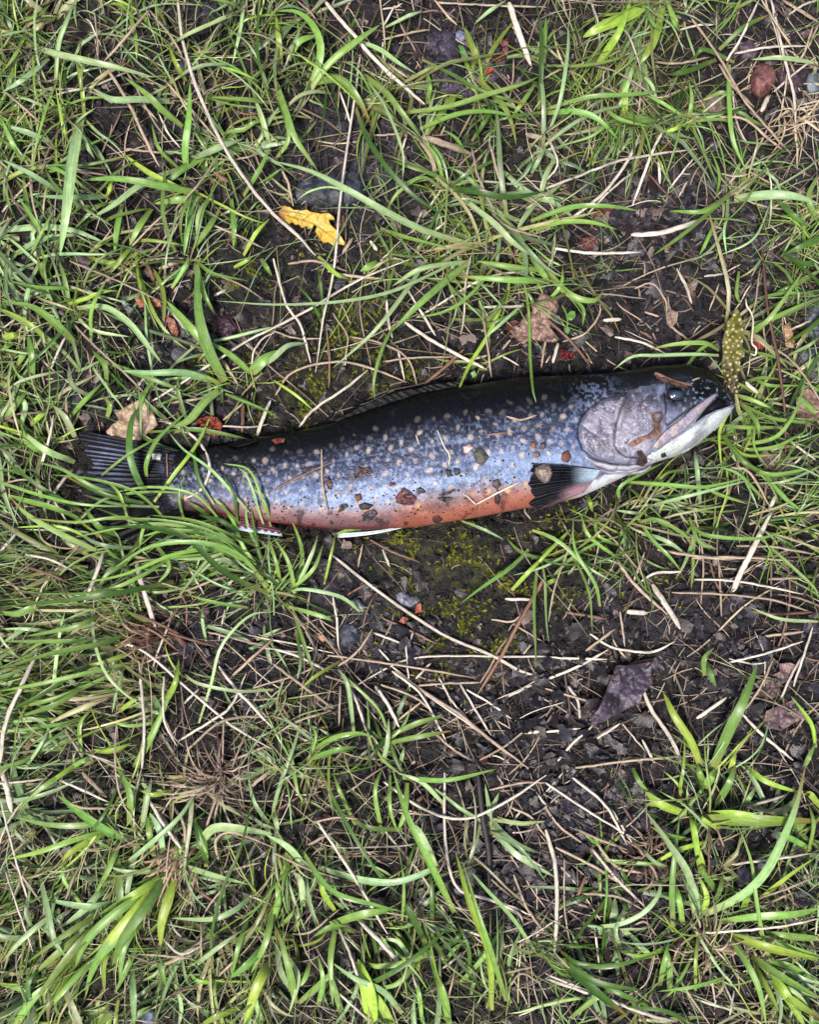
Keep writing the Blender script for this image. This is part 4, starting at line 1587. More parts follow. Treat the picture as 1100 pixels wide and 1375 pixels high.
SP = []
def make_spots():
    tries = 0
    while len(SP) < 210 and tries < 9000:
        tries += 1
        x = rng.uniform(215, 775); t = np.interp(x, top_px[:, 0], top_px[:, 1]); b = np.interp(x, bot_px[:, 0], bot_px[:, 1])
        f = rng.uniform(.16, .84); y = t+f*(b-t)
        if rng.random() < (.35 if f > .72 else 0): continue
        if all((x-a)**2+((y-c))**2 > 15.5**2 for a, c, r, q in SP): SP.append((x, y, rng.uniform(1.6, 3.9), rng.uniform(.3, .85)))
make_spots()
SPJ = [(rng.uniform(.75, 1.35), rng.uniform(0, 3)) for _ in SP]
def body_color(px, py, vv):
    """vv 0 dorsal edge .. 1 belly edge, px py photo coordinates"""
    n1 = fbm(px, py, 40, 4, 211); n2 = fbm(px, py, 10, 3, 215); n3 = fbm(px, py, 3.2, 2, 219)
    back = smooth(0, 1, 1-0)
    stops = [0, .13, .23, .33, .46, .60, .74, .86, 1.0]
    mid_c = [(6,6,7),(8,8,10),(18,19,26),(42,45,64),(62,70,106),(90,108,156),(136,158,200),(176,154,156),(112,70,66)]  # blue-silver stops include sky reflection painted into the skin
    tail_c = [(7,7,8),(11,11,13),(20,19,24),(32,31,40),(46,46,62),(84,92,128),(90,86,106),(104,80,90),(74,48,52)]
    w = vv+0.05*n1+0.03*n2
    def ramp(cs): 
        L = np.array([lin(c) for c in cs]); return np.stack([np.interp(w, stops, L[:, i]) for i in range(3)], -1)
    c = mix(ramp(tail_c), ramp(mid_c), smooth(270, 430, px)); c = c*(0.55+0.45*smooth(215, 290, px))[..., None]
    # belly: mauve behind, orange ahead
    bl = smooth(.74, .90, vv+0.06*n1+0.05*n2+0.03*n3)
    belly = mix(lin((134,98,102)), lin((180,108,88)), smooth(500, 570, px+30*n1))
    belly = mix(belly, lin((104,52,56)), smooth(340, 290, px)*.8)
    belly = mix(belly, lin((112,34,24)), smooth(.95, 1.0, vv)*smooth(560, 500, px))
    belly = mix(belly, lin((206,160,146)), smooth(.94, .80, vv+.05*n2)*.65)
    belly = mix(belly, lin((150,84,66)), .6*smooth(.1, .5, n1+.5*n2))
    belly = mix(belly, lin((120,100,104)), .55*smooth(.05, .5, n2+.6*n3)*smooth(.99, .85, vv))
    c = mix(c, belly, bl*smooth(240, 300, px))
    # silver scale speckle
    sp = smooth(.05, .5, n3+0.15*n2); band = smooth(.18, .45, vv)*smooth(.9, .75, vv)
    c = mix(c, lin((176,196,232)), .45*sp*band)
    c = mix(c, lin((30,34,54)), .45*smooth(.05, .5, -n3+.1*n2)*band)
    # wet sheen painted as pale streaks and band, plus dark streaks
    st = smooth(.1, .6, fbm(px*.16, py-0.16*(550-px), 9, 3, 231)); c = mix(c, lin((160,182,226)), .38*st*smooth(.25, .5, vv)*smooth(.85, .7, vv))
    s2 = smooth(.05, .45, fbm(px*.10, py-0.13*(550-px), 6, 4, 233)); c = mix(c, lin((34,38,58)), .5*s2*smooth(.2, .4, vv)*smooth(.72, .6, vv))
    s3 = smooth(.1, .5, fbm(px*.3, py, 20, 4, 237)); c = mix(c, lin((156,186,232)), .45*s3*smooth(.5, .66, vv)*smooth(.84, .76, vv)*smooth(230, 330, px))
    # vermiculated back
    ver = np.abs(fbm(px, py*1.3, 10, 2, 241)); c = mix(c, lin((46,48,40)), .55*smooth(.08, .02, ver)*smooth(.22, .06, vv)*smooth(0, .04, vv))
    # spots
    for (x, y, r, q), (asp, ro) in zip(SP, SPJ):
        k = (np.abs(px-x) < 9) & (np.abs(py-y) < 9)
        if not k.any(): continue
        ex = (px[k]-x)*cos(ro)+(py[k]-y)*sin(ro); ey = -(px[k]-x)*sin(ro)+(py[k]-y)*cos(ro)
        d = np.hypot(ex*asp, ey/asp)+2.0*n3[k]
        a = q*smooth(r+1.6, r-1.6, d)
        yv = (y-np.interp(x, top_px[:, 0], top_px[:, 1]))/(np.interp(x, bot_px[:, 0], bot_px[:, 1])-np.interp(x, top_px[:, 0], top_px[:, 1]))
        col = lin((226,206,190)) if yv < .72 else lin((244,190,120))
        if yv < .25: a = a*.55; col = lin((150,136,124))
        c[k] = mix(c[k], col, a)
    # blood and grime smears on the belly
    gr = smooth(.25, .55, fbm(px, py, 13, 4, 251))*smooth(.55, .8, vv)*smooth(760, 640, px); c = mix(c, lin((50,36,38)), .75*gr); sm2 = smooth(.2, .5, fbm(px*.6, py, 22, 5, 257))*smooth(.35, .55, vv)*smooth(770, 700, px); c = mix(c, lin((84,72,76)), .4*sm2)
    lum = c.mean(-1, keepdims=True); bluish = smooth(.9, .7, vv)[..., None]; c = c*(1-.08*bluish)+lum*.08*bluish
    # ---- head
    hd = smooth(775, 806, px+8*n2)
    hc = mix(lin((24,24,28)), lin((84,86,104)), smooth(.10, .34, vv+.08*n1))
    hc = mix(hc, lin((148,152,180)), smooth(.3, .6, vv+.1*n2)*.8)
    hc = mix(hc, lin((8,9,10)), smooth(900, 940, px)*smooth(.62, .40, vv))
    hc = mix(hc, lin((28,28,34)), .7*smooth(.0, .4, fbm(px, py, 16, 4, 261))*smooth(.7, .3, vv))
    hc = mix(hc, lin((16,16,19)), smooth(.2, .06, vv))
    hc = mix(hc, lin((178,196,222)), .55*smooth(.2, .45, n3+.5*n2)*smooth(.15, .3, vv))
    c = mix(c, hc, hd)
    tr = lobe(px, py, 800, 540, 26, 46)     # mottled shoulder behind the gill
    c = mix(c, lin((150,166,206)), .5*tr*smooth(0, .3, n3+n2))
    # white throat
    thr = smooth(0, 5, py-np.interp(px, [760, 778, 800, 850, 880, 930, 985], [668, 655, 640, 622, 606, 582, 545])+2*n3)*smooth(752, 790, px)
    c = mix(c, mix(lin((222,214,220)), lin((238,244,246)), smooth(-.3, .3, n2)), thr)
    fold = smooth(.1, .4, fbm(px+py*.4, py*2.2, 16, 4, 271))*smooth(786, 800, px)*smooth(906, 870, px)*smooth(.62, .72, vv); c = mix(c, lin((110,102,120)), .55*fold)
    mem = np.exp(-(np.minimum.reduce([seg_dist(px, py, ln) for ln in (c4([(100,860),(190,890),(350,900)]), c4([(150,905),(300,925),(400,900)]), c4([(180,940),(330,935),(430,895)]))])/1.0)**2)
    c = mix(c, lin((60,54,66)), .7*mem)  # membrane creases: dark pigment plus painted shade
    gl = np.exp(-(seg_dist(px, py, GILL[:10])/2.4)**2)*(~inside(px, py, GILL)); c = mix(c, lin((22,20,22)), .8*gl)  # groove round the gill cover, pigment and crease shade in the colour
    c = mix(c, lin((20,20,24)), .85*np.exp(-(seg_dist(px, py, EYEL)/1.5)**2))  # crease behind the eye, skin pigment with shade painted in
    c = mix(c, lin((10,11,15)), .95*np.clip(1.5*lobe(px, py, 909, 529, 17, 14), 0, 1))
    c = mix(c, mix(lin((14,11,15)), lin((66,56,70)), smooth(0, .5, n2)), inside(px, py, GAPE)*.97)
    return c
fish = empty('trout', 'large spotted trout lying on its side with orange belly and dark back', 'fish')
fx0 = (float(wx(560)), float(wy(600)), 0.0); fish.location = fx0; FO = np.array(fx0)
def build_body():
    nu, nv, nb = 1000, 200, 14
    gx = X0+(X1-X0)*np.linspace(0, 1, nu)**1.0; gx = gx.copy()
    gx[-40:] = gx[-41]+(X1-gx[-41])*(1-(1-np.linspace(0, 1, 41)[1:])**1.6)
    th = np.linspace(0, pi, nv); cth = -np.cos(th)
    vv = np.sign(cth)*np.abs(cth)**(2/PW); qq = np.sin(th)**(2/PW)
    t = outl(top_px, gx); b = outl(bot_px, gx); mid = (t+b)/2; hh = (b-t)/2
    GX = np.repeat(gx[:, None], nv, 1); GY = mid[:, None]+hh[:, None]*vv[None]
    Z = zcen(gx)[:, None]+thick(gx)[:, None]*qq[None]
    PX = W0+(GX-W0)/(1-Z/H); PY = H0+(GY-H0)/(1-Z/H)
    VV = (vv[None]+1)/2+0*GX
    Z = Z+body_relief(PX, PY, VV*2-1)*smooth(0, .35, qq)[None]
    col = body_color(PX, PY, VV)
    thb = np.linspace(0, pi, nb+2)[1:-1]; vb = np.cos(thb); qb = np.sin(thb)
    GXb = np.repeat(gx[:, None], nb, 1); GYb = mid[:, None]+hh[:, None]*vb[None]; Zb = zcen(gx)[:, None]-thick(gx)[:, None]*qb[None]*.9
    cb = np.where((vb > .2)[None, :, None], mix(lin((170,110,90)), lin((220,224,226)), smooth(740, 800, GXb)), lin((14,14,16)))
    A = np.concatenate([np.stack([wx(GX), wy(GY), Z], -1), np.stack([wx(GXb), wy(GYb), Zb], -1)], 1); cc = np.concatenate([col, cb], 1)
    m = nv+nb; i = np.arange(nu-1)[:, None]*m; j = np.arange(m)[None]; j2 = (j+1) % m
    F = np.stack([i+j, i+j2, i+m+j2, i+m+j], -1).reshape(-1, 4)
    V = A.reshape(-1, 3)
    # end caps
    F2 = []
    for r in (0, nu-1):
        o = r*m
        for k in range(nv//2-1): F2.append((o+k, o+k+1, o+nv-2-k, o+nv-1-k))
    F = np.vstack([F, np.array(F2)[:, ::1]])
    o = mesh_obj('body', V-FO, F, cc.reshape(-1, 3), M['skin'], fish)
build_body()

def patch(name, poly, hfun, cfun, mat, parent, step=0.8, off=FO, edge=3.0, sink=0.0008, label=None, base='body', **kw):
    """sheet inside a photo-space outline, riding on the fish (or on the ground) with a rounded edge"""
    P = np.array(poly); x0, y0 = P.min(0)-2; x1, y1 = P.max(0)+2
    xs = np.arange(x0, x1, step); ys = np.arange(y0, y1, step); px, py = np.meshgrid(xs, ys)
    ins = inside(px, py, poly); d = seg_dist(px, py, list(poly)+[poly[0]]); d = np.where(ins, d, -d)
    use = d > -step*1.2
    e = smooth(-step*1.1, edge, d)
    if base == 'body': gx, gy, z = px_to_body(px, py)
    else:
        z = np.full(px.shape, .01)
        for _ in range(3):
            gx = W0+(px-W0)*(1-z/H); gy = H0+(py-H0)*(1-z/H); z = surf(gx, gy)
    z = z-sink*(1-e)+hfun(px, py, d)*e
    V = np.stack([wx(gx), wy(gy), z], -1); col = cfun(px, py, d)
    idx = -np.ones(px.shape, int); idx[use] = np.arange(use.sum())
    q = use[:-1, :-1] & use[1:, :-1] & use[1:, 1:] & use[:-1, 1:]
    F = np.stack([idx[:-1, :-1][q], idx[1:, :-1][q], idx[1:, 1:][q], idx[:-1, 1:][q]], -1)
    return mesh_obj(name, V[use]-off, F, col[use], mat, parent, label=label, **kw)

def gill_col(px, py, d):
    n1 = fbm(px, py, 30, 4, 301); n2 = fbm(px, py, 8, 3, 305)
    c = mix(lin((136,134,154)), lin((190,184,200)), smooth(-.4, .5, n1+.4*n2))
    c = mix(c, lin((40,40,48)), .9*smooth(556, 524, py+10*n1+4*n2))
    c = mix(c, lin((78,70,88)), .6*smooth(.12, .45, fbm(px, py, 15, 4, 309)))
    c = mix(c, lin((216,206,226)), .5*smooth(.1, .4, fbm(px, py, 5, 3, 308)))
    vn = np.abs(fbm(px+.5*py, py-.5*px, 20, 3, 331)); c = mix(c, lin((58,48,58)), .65*smooth(.05, .0, vn))
    c = mix(c, lin((92,70,66)), .6*smooth(.28, .5, fbm(px, py, 11, 4, 335)))
    c = mix(c, lin((120,128,160)), .5*smooth(.1, .4, n2))
    c = mix(c, lin((44,36,40)), .85*np.exp(-(seg_dist(px, py, PREOP)/1.3)**2))  # groove lines here and next: pigment plus crease shade in the colour
    c = mix(c, lin((96,84,100)), .6*np.exp(-(seg_dist(px, py, c4([(80,700),(130,740),(185,775)]))/1.0)**2))
    c = mix(c, lin((176,196,236)), .8*lobe(px, py, 889, 522, 5, 9))  # glare spot painted into the gill colour
    c = mix(c, lin((62,46,52)), .8*lobe(px, py, 841, 551, 7, 9))
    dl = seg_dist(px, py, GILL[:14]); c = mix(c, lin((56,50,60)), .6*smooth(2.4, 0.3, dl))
    rt = smooth(12, 0, seg_dist(px, py, GILL[14:])); c = mix(c, lin((118,122,146)), .6*rt)
    return c
def gill_h(px, py, d):
    return 0.0004+0.0009*smooth(16, 0, seg_dist(px, py, GILL[:14]))+0.0009*smooth(0, 25, d)-0.0010*np.exp(-(seg_dist(px, py, PREOP)/1.6)**2)+0.0007*fbm(px, py, 14, 4, 311)-0.0004*smooth(.05, 0, np.abs(fbm(px+.5*py, py-.5*px, 20, 3, 331)))-0.0006*np.exp(-(seg_dist(px, py, c4([(80,700),(130,740),(185,775)]))/1.4)**2)
patch('gill_cover', GILL, gill_h, gill_col, M['flesh'], fish, edge=5, sink=.0006)
MEM = c4([(84,838),(150,874),(230,892),(310,898),(380,886),(418,862),(424,884),(390,912),(310,926),(210,922),(130,895),(95,868)])
MEM2 = c4([(120,892),(200,922),(300,930),(390,916),(424,892),(420,912),(380,936),(300,948),(220,944),(150,922)])
def mem_col(px, py, d):
    n = fbm(px, py, 9, 3, 351); return mix(mix(lin((170,162,182)), lin((222,218,230)), smooth(-.4, .4, n)), lin((62,54,66)), .75*smooth(1.6, .2, d))
patch('gill_membrane', MEM2, lambda px, py, d: .0004+.0009*smooth(0, 4, d), mem_col, M['flesh'], fish, edge=2.5)
patch('gill_membrane', MEM, lambda px, py, d: .0008+.0009*smooth(0, 4, d), mem_col, M['flesh'], fish, edge=2.5)
patch('lower_jaw', LJAW, lambda px, py, d: 0.0004+0.0010*smooth(0, 12, d), lambda px, py, d: mix(mix(lin((230,236,236)), lin((136,134,150)), smooth(.0, .5, fbm(px+py, (py-px)*.3, 12, 4, 321))*.7), lin((216,222,190)), .5*lobe(px, py, 885, 602, 20, 8)), M['flesh'], fish, edge=3)
patch('upper_jaw', MAX, lambda px, py, d: 0.0016+0.0006*smooth(0, 5, d), lambda px, py, d: mix(mix(lin((176,164,186)), lin((206,190,186)), smooth(-.2, .4, fbm(px, py, 8, 3, 325))), lin((40,34,40)), .8*smooth(1.6, .2, d)+.4*smooth(.1,.4,fbm(px, py, 5, 3, 326))), M['flesh'], fish, edge=2)
# eye
def disc(name, cx, cy, rx, ry, hz, col, mat, parent, z0=0.0, off=FO, n=28, m=9):
    gx, gy, z = px_to_body(np.array([cx]), np.array([cy])); gx, gy, z = gx[0], gy[0], z[0]
    V = [(wx(gx), wy(gy), z+z0+hz)]
    for i in range(1, m):
        p = i/(m-1)*pi*.62
        for j in range(n): a = 2*pi*j/n; V.append((wx(gx+rx*sin(p)*cos(a)), wy(gy+ry*sin(p)*sin(a)), z+z0+hz*cos(p)))
    F = [(0, 1+j, 1+(j+1) % n, 1+(j+1) % n) for j in range(n)]
    bm_F3 = [(0, 1+j, 1+(j+1) % n) for j in range(n)]
    me = bpy.data.meshes.new(name); F4 = [(1+(i)*n+j, 1+(i+1)*n+j, 1+(i+1)*n+(j+1) % n, 1+i*n+(j+1) % n) for i in range(m-2) for j in range(n)]
    me.from_pydata([tuple(np.array(v)-off) for v in V], [], bm_F3+F4); me.update()
    for p_ in me.polygons: p_.use_smooth = True
    ca = me.color_attributes.new('col', 'FLOAT_COLOR', 'POINT')
    for k in range(len(V)): ca.data[k].color = (*lin(col), 1)
    me.materials.append(mat); o = bpy.data.objects.new(name, me); COLL.objects.link(o); o.parent = parent; return o
eye = disc('eye', 909, 529, 12.5, 10.5, .0034, (14,15,20), M['eye'], fish, -.0035)
disc('pupil', 909.5, 529.5, 7.0, 5.0, .0014, (58,70,92), M['eye'], eye, -.0009)
disc('nostril', 931, 514, 2.4, 1.6, .0004, (4,4,5), M['eye'], fish, .0001)

def fan(name, A, B, nr, cfun, mat, parent, zfun, nu=40, ridge=0.0004, ragged=0.0, curve=0.0, label=None, thickness=.0006, off=FO):
    """fin membrane between a root line A and an outer line B, with nr raised rays"""
    nv = nr*6; v = np.linspace(0, 1, nv); u = np.linspace(0, 1, nu)
    a = catmull(A, nv); b = catmull(B, nv)
    rg = np.random.default_rng(len(name)*7+nr)
    rag = 1-ragged*np.interp(v*nr, np.arange(nr+1), rg.random(nr+1))
    U = u[:, None]*rag[None]
    PX = a[None, :, 0]*(1-U)+b[None, :, 0]*U; PY = a[None, :, 1]*(1-U)+b[None, :, 1]*U
    PY = PY+curve*np.sin(U*pi)
    ph = v[None]*nr*2*pi+.5*np.sin(U*3+v[None]*9)+1.5*np.sin(v[None]*23)
    z = np.full(PX.shape, .012)
    for _ in range(4):
        gx = W0+(PX-W0)*(1-z/H); gy = H0+(PY-H0)*(1-z/H); z = zfun(gx, gy, U, v[None]+0*U)
    z = z+ridge*np.sin(ph)*smooth(0, .12, U)*(.5+.5*U)
    V = np.stack([wx(gx), wy(gy), z], -1); col = cfun(PX, PY, U, v[None]+0*U, np.sin(ph))
    n = nu*nv; i = np.arange(n).reshape(nu, nv)
    F = np.stack([i[:-1, :-1], i[1:, :-1], i[1:, 1:], i[:-1, 1:]], -1).reshape(-1, 4)
    V = V.reshape(-1, 3); V2 = V.copy(); V2[:, 2] -= thickness
    F2 = F[:, ::-1]+n
    ring = np.concatenate([i[0, :], i[1:, -1], i[-1, -2::-1], i[-2:0:-1, 0]]); r2 = np.roll(ring, -1)
    F3 = np.stack([ring, r2, r2+n, ring+n], -1)
    col = col.reshape(-1, 3)
    return mesh_obj(name, np.vstack([V, V2])-off, np.vstack([F, F2, F3]), np.vstack([col, col*.6]), mat, parent, label=label)
def zs(h): return lambda gx, gy, U, v: surf(gx, gy)+h
def tail_col(px, py, U, v, s):
    n = fbm(px, py, 16, 3, 401)
    c = mix(lin((5,5,7)), lin((44,46,60)), .8*smooth(.2, 1.0, s+.6*n)*smooth(1.0, .3, v))
    c = mix(c, mix(lin((40,38,48)), lin((104,108,140)), smooth(-.1, .5, fbm(px, py, 9, 3, 403))), smooth(206, 232, px)*smooth(0, .25, v)*smooth(1, .8, v))
    c = mix(c, lin((150,158,196)), .9*lobe(px, py, 142, 620, 30, 24)*smooth(-.1, .9, s+.7*n))  # blue sheen along the upper rays, painted into the fin colour
    c = mix(c, lin((120,126,160)), .35*lobe(px, py, 150, 655, 26, 8)); return c
fan('tail_fin', [(248,606),(238,628),(234,647),(237,667),(250,686)], [(104,577),(105,600),(110,626),(116,655),(115,686),(134,706),(172,728)], 24, tail_col, M['fin'], fish,
    lambda gx, gy, U, v: np.maximum(np.where(np.isnan(G_body(gx, gy)), .010, G_body(gx, gy))-.0012*smooth(.12, 0, U)+.0005, 0.011+.004*np.sin(v*pi)*(1-U))*smooth(.45, .28, U)+(0.011+.0035*np.sin(v*pi)*(1-U)+.0020*np.sin(v*11+U*3)*U)*(1-smooth(.45, .28, U)), nu=90, ridge=.0005, ragged=.16)
def dark_col(px, py, U, v, s): return mix(lin((6,6,7)), lin((22,23,22)), .5*smooth(.2, .9, s)+.3*smooth(.2, .5, fbm(px, py, 8, 2, 411)))
def zbody(h):
    def f(gx, gy, U, v):
        z = G_body(gx, gy); return np.where(np.isnan(z), zcen(gx)+.002, z)+h
    return f
fan('dorsal_fin', [(650,528),(610,535),(560,545),(510,560),(462,574)], [(612,511),(570,516),(530,526),(488,542),(446,563)], 16, dark_col, M['fin'], fish, lambda gx, gy, U, v: zbody(0)(gx, gy, U, v)-.0006+.0016*smooth(0, .5, U), nu=26, ridge=.00012, ragged=.15, thickness=.0003)
fan('adipose_fin', [(345,592),(338,594),(330,597),(318,600)], [(322,580),(306,579),(292,584),(284,594)], 7, dark_col, M['fin'], fish, zs(.0035), nu=20, ridge=.0003, ragged=.1, thickness=.003)
def pect_col(px, py, U, v, s):
    c = mix(lin((6,6,9)), lin((62,66,84)), .7*smooth(.5, 1.0, s+.5*fbm(px, py, 12, 3, 421)))
    c = mix(c, lin((190,210,228)), smooth(.42, .12, U+.1*v)*smooth(.75, .4, v))
    c = mix(c, lin((176,140,150)), smooth(.55, .2, U)*smooth(.5, .8, v))
    c = mix(c, lin((150,120,130)), .6*smooth(.86, .97, v)*smooth(1, .5, U))
    return c
fan('pectoral_fin', c4([(905,628),(890,655),(862,690),(826,738)], 560, 460), c4([(545,597),(522,650),(530,700),(540,760),(545,808),(612,828)], 560, 460), 15, pect_col, M['fin'], fish,
    lambda gx, gy, U, v: np.maximum(np.where(np.isnan(G_body(gx, gy)), .016, G_body(gx, gy)), .016)+.0016+.0025*np.sin(U*pi)*(1-v*.5), nu=60, ridge=.0007, ragged=.16, curve=-1)
def pelv_col(px, py, U, v, s): 
    return mix(mix(lin((24,16,18)), lin((80,44,44)), smooth(0, .9, s)), lin((226,238,244)), smooth(.52, .6, v))
fan('pelvic_fin', c4([(800,876),(790,890),(776,902)], 340, 460), c4([(470,905),(425,935),(413,962)], 340, 460), 7, pelv_col, M['fin'], fish, lambda gx, gy, U, v: np.maximum(grd(gx, gy)+.004, .0085*(1-U)+.006)+0*v, nu=40, ridge=.0003, curve=3)
def anal_col(px, py, U, v, s): return mix(mix(lin((64,30,40)), lin((140,84,98)), smooth(-.2, .9, s)), lin((206,222,238)), smooth(.80, .86, v+.06*np.sin(px*.7)))
fan('anal_fin', c4([(740,800),(800,850),(850,885),(885,925)], 80, 460), c4([(1010,872),(1060,900),(1092,928),(1096,954)], 80, 460), 9, anal_col, M['fin'], fish, lambda gx, gy, U, v: np.maximum(grd(gx, gy)+.004, .012+.002*(1-v)), nu=40, ridge=.0005, ragged=.08)

# (fins done) so that what lies on the fins rests on them
# ------------------------------------------------------------------ leaves, stones, bark: patches with their own outline and depth
def sheet(name, poly, cfun, mat, label, cat, lift=.004, crinkle=.0016, step=1.0, parent=None, off=None, base='ground', thickness=.0005, edge_curl=.0, vein=None, sc=16, seed=0, tilt=(0, 0), group=None):
    P = np.array(poly, float); cx, cy = P.mean(0)
    x0, y0 = P.min(0)-2; x1, y1 = P.max(0)+2
    px, py = np.meshgrid(np.arange(x0, x1, step), np.arange(y0, y1, step))
    ins = inside(px, py, poly); d = seg_dist(px, py, list(poly)+[poly[0]]); d = np.where(ins, d, -d)
    use = d > -step*.5
    z = np.full(px.shape, .01)
    h = lift+crinkle*fbm(px, py, sc, 3, 500+seed)+edge_curl*np.exp(-np.maximum(d, 0)/6)+((px-cx)*tilt[0]-(py-cy)*tilt[1])*S
    if vein is not None:
        for ln in vein: h = h-.0007*np.exp(-(seg_dist(px, py, ln)/1.3)**2)
    for _ in range(3):
        gx = W0+(px-W0)*(1-z/H); gy = H0+(py-H0)*(1-z/H)
        if base == 'fish':
            b = G_body(gx, gy); b = np.where(np.isnan(b), surf(gx, gy), b)
        else:
            b = np.zeros(px.shape)+float(np.percentile(surf(gx, gy)[use], 80))*.6+surf(gx, gy)*.4
        z = b+h
    col = cfun(px, py, d); org = np.array([float(wx(cx)), float(wy(cy)), float(z[use].min())]) if off is None else off
    # snap the outer ring to the outline for a clean edge
    Vt = np.stack([wx(gx), wy(gy), z], -1)
    idx = -np.ones(px.shape, int); idx[use] = np.arange(use.sum()); n = int(use.sum())
    q = use[:-1, :-1] & use[1:, :-1] & use[1:, 1:] & use[:-1, 1:]
    F = np.stack([idx[:-1, :-1][q], idx[1:, :-1][q], idx[1:, 1:][q], idx[:-1, 1:][q]], -1)
    V = Vt[use]; V2 = V.copy(); V2[:, 2] -= thickness
    o = mesh_obj(name, np.vstack([V, V2])-(org if parent is None else off), np.vstack([F, F[:, ::-1]+n]), np.vstack([col[use], col[use]*.8]), mat, parent, label=label, cat=cat, group=group)
    if parent is None: o.location = org
    return o
def ncol(a, b, sc=12, seed=0, edge=None, c3=None):
    def f(px, py, d):
        c = mix(lin(a), lin(b), smooth(-.4, .4, fbm(px, py, sc, 4, 600+seed)))
        if c3: c = mix(c, lin(c3), .6*smooth(.15, .4, fbm(px, py, sc*.5, 3, 650+seed)))
        if edge: c = mix(c, lin(edge), .7*smooth(3, 0, d))
        return c
    return f
c5 = lambda l: c4(l, 340, 230)
YL = c5([(125,195),(150,172),(180,175),(200,190),(240,192),(262,188),(285,200),(330,208),(372,205),(395,222),(402,240),(372,240),(380,262),(405,285),(418,298),(432,318),(452,350),(448,365),(420,358),(395,366),(370,350),(345,352),(330,340),(318,318),(304,296),(312,275),(300,262),(290,282),(270,285),(262,270),(240,280),(222,262),(205,262),(190,250),(170,265),(155,258),(148,235),(128,222)])
YV = [c5([(130,205),(200,225),(270,245),(310,262),(360,300),(420,345)]), c5([(200,225),(230,195)]), c5([(250,240),(290,205)]), c5([(360,300),(395,300)]), c5([(220,232),(225,258)]), c5([(350,290),(335,330)])]
def ycol(px, py, d):
    n = fbm(px, py, 12, 4, 700); c = mix(lin((255,212,84)), lin((255,232,128)), smooth(-.4, .4, n))
    c = mix(c, lin((220,206,60)), .55*smooth(0, .4, fbm(px, py, 22, 2, 705))*smooth(415, 440, px+py*0-0)); c = mix(c, lin((206,130,70)), .7*lobe(px, py, 379, 290, 7, 12))
    for v in YV: c = mix(c, lin((214,152,44)), .6*np.exp(-(seg_dist(px, py, v)/1.0)**2))
    return mix(c, lin((186,120,50)), .5*smooth(1.6, 0, d))
sheet('yellow_leaf', YL, ycol, M['yleaf'], 'torn bright yellow leaf piece lying on dark soil above the trout', 'leaf', .007, .0022, .7, edge_curl=.0015, vein=YV, sc=14, seed=1)
c6 = lambda l: c4(l, 640, 360, 5.0)
sheet('dead_leaf', c6([(430,170),(480,180),(550,205),(555,270),(530,330),(490,350),(500,400),(530,440),(560,480),(520,500),(440,490),(360,480),(320,515),(280,490),(225,430),(235,395),(265,385),(290,400),(300,350),(345,300),(375,290),(370,240),(400,225)]),
      ncol((150,118,106), (196,160,142), 9, 2, (110,84,76), (120,92,88)), M['leaf'], 'crumpled pinkish tan leaf just above the trout shoulder', 'leaf', .005, .006, .8, sc=12, seed=2)
c1 = lambda l: c4(l, 80, 460)
sheet('dead_leaf', c1([(270,345),(330,310),(385,282),(430,295),(455,330),(470,370),(485,405),(440,440),(400,480),(370,495),(300,490),(250,470),(225,440),(255,405),(290,380)]),
      ncol((196,166,140), (226,196,168), 14, 3, (140,100,80), (150,106,80)), M['leaf'], 'pale tan curled leaf touching the upper edge of the tail fin', 'leaf', .006, .004, .8, sc=16, seed=3)
sheet('red_leaf', c1([(665,370),(700,372),(730,360),(780,370),(800,400),(795,440),(760,465),(730,455),(700,440),(680,430),(700,410),(672,395)]),
      ncol((124,54,36), (172,84,58), 6, 4, None, (110,36,26)), M['leaf'], 'small orange red crumpled leaf above the adipose fin', 'leaf', .005, .006, .7, sc=7, seed=4)
sheet('red_leaf', c6([(560,560),(580,535),(605,550),(600,575),(625,560),(655,565),(662,590),(640,610),(600,612),(565,600)]), ncol((100,28,30), (150,50,50), 5, 5), M['leaf'], 'dark red curled leaf against the trout back below the pinkish leaf', 'leaf', .005, .006, .6, sc=6, seed=5)
c3_ = lambda l: c4(l, 733, 688, 3.0)
sheet('dark_leaf', c3_([(175,835),(215,790),(240,730),(265,670),(285,615),(330,618),(400,606),(440,600),(425,650),(430,690),(390,740),(380,770),(330,790),(290,815),(230,845),(195,855)]),
      ncol((52,40,48), (96,82,100), 18, 6, (96,58,50), (126,112,134)), M['leaf'], 'dark purple brown folded leaf standing proud of soil at lower right', 'leaf', .011, .004, .8, sc=26, seed=6, tilt=(-.10, -.06), vein=[c3_([(190,840),(300,720),(420,610)])])
sheet('dead_leaf', c3_([(880,840),(890,800),(950,775),(1000,755),(1035,790),(1045,830),(1000,850),(950,880),(905,870)]), ncol((110,86,92), (150,122,124), 12, 7, None, (84,64,72)), M['leaf'], 'mauve dead leaf lying on soil at the lower right edge', 'leaf', .004, .004, .9, sc=14, seed=7)
sheet('dead_leaf', c3_([(915,655),(945,640),(940,610),(990,605),(1020,620),(1000,650),(985,668),(940,668)]), ncol((140,110,106), (176,144,134), 8, 8), M['leaf'], 'small pinkish leaf scrap above the mauve leaf at lower right', 'leaf', .004, .003, .8, sc=9, seed=8)
sheet('dead_leaf', c3_([(860,700),(900,660),(950,690),(940,740),(890,760),(855,740)]), ncol((84,64,66), (120,94,92), 10, 9), M['leaf'], 'brown leaf scrap between the seedling and the mauve leaf', 'leaf', .003, .003, .9, sc=10, seed=9)
cb3 = lambda l: c4(l, 733, 344, 3.0)
sheet('dead_leaf', cb3([(850,800),(900,775),(960,790),(1010,840),(990,880),(930,870),(880,850)]), ncol((116,92,92), (156,126,124), 12, 10), M['leaf'], 'greyish pink leaf half buried under grass right of the chin', 'leaf', .003, .003, .9, sc=12, seed=10)
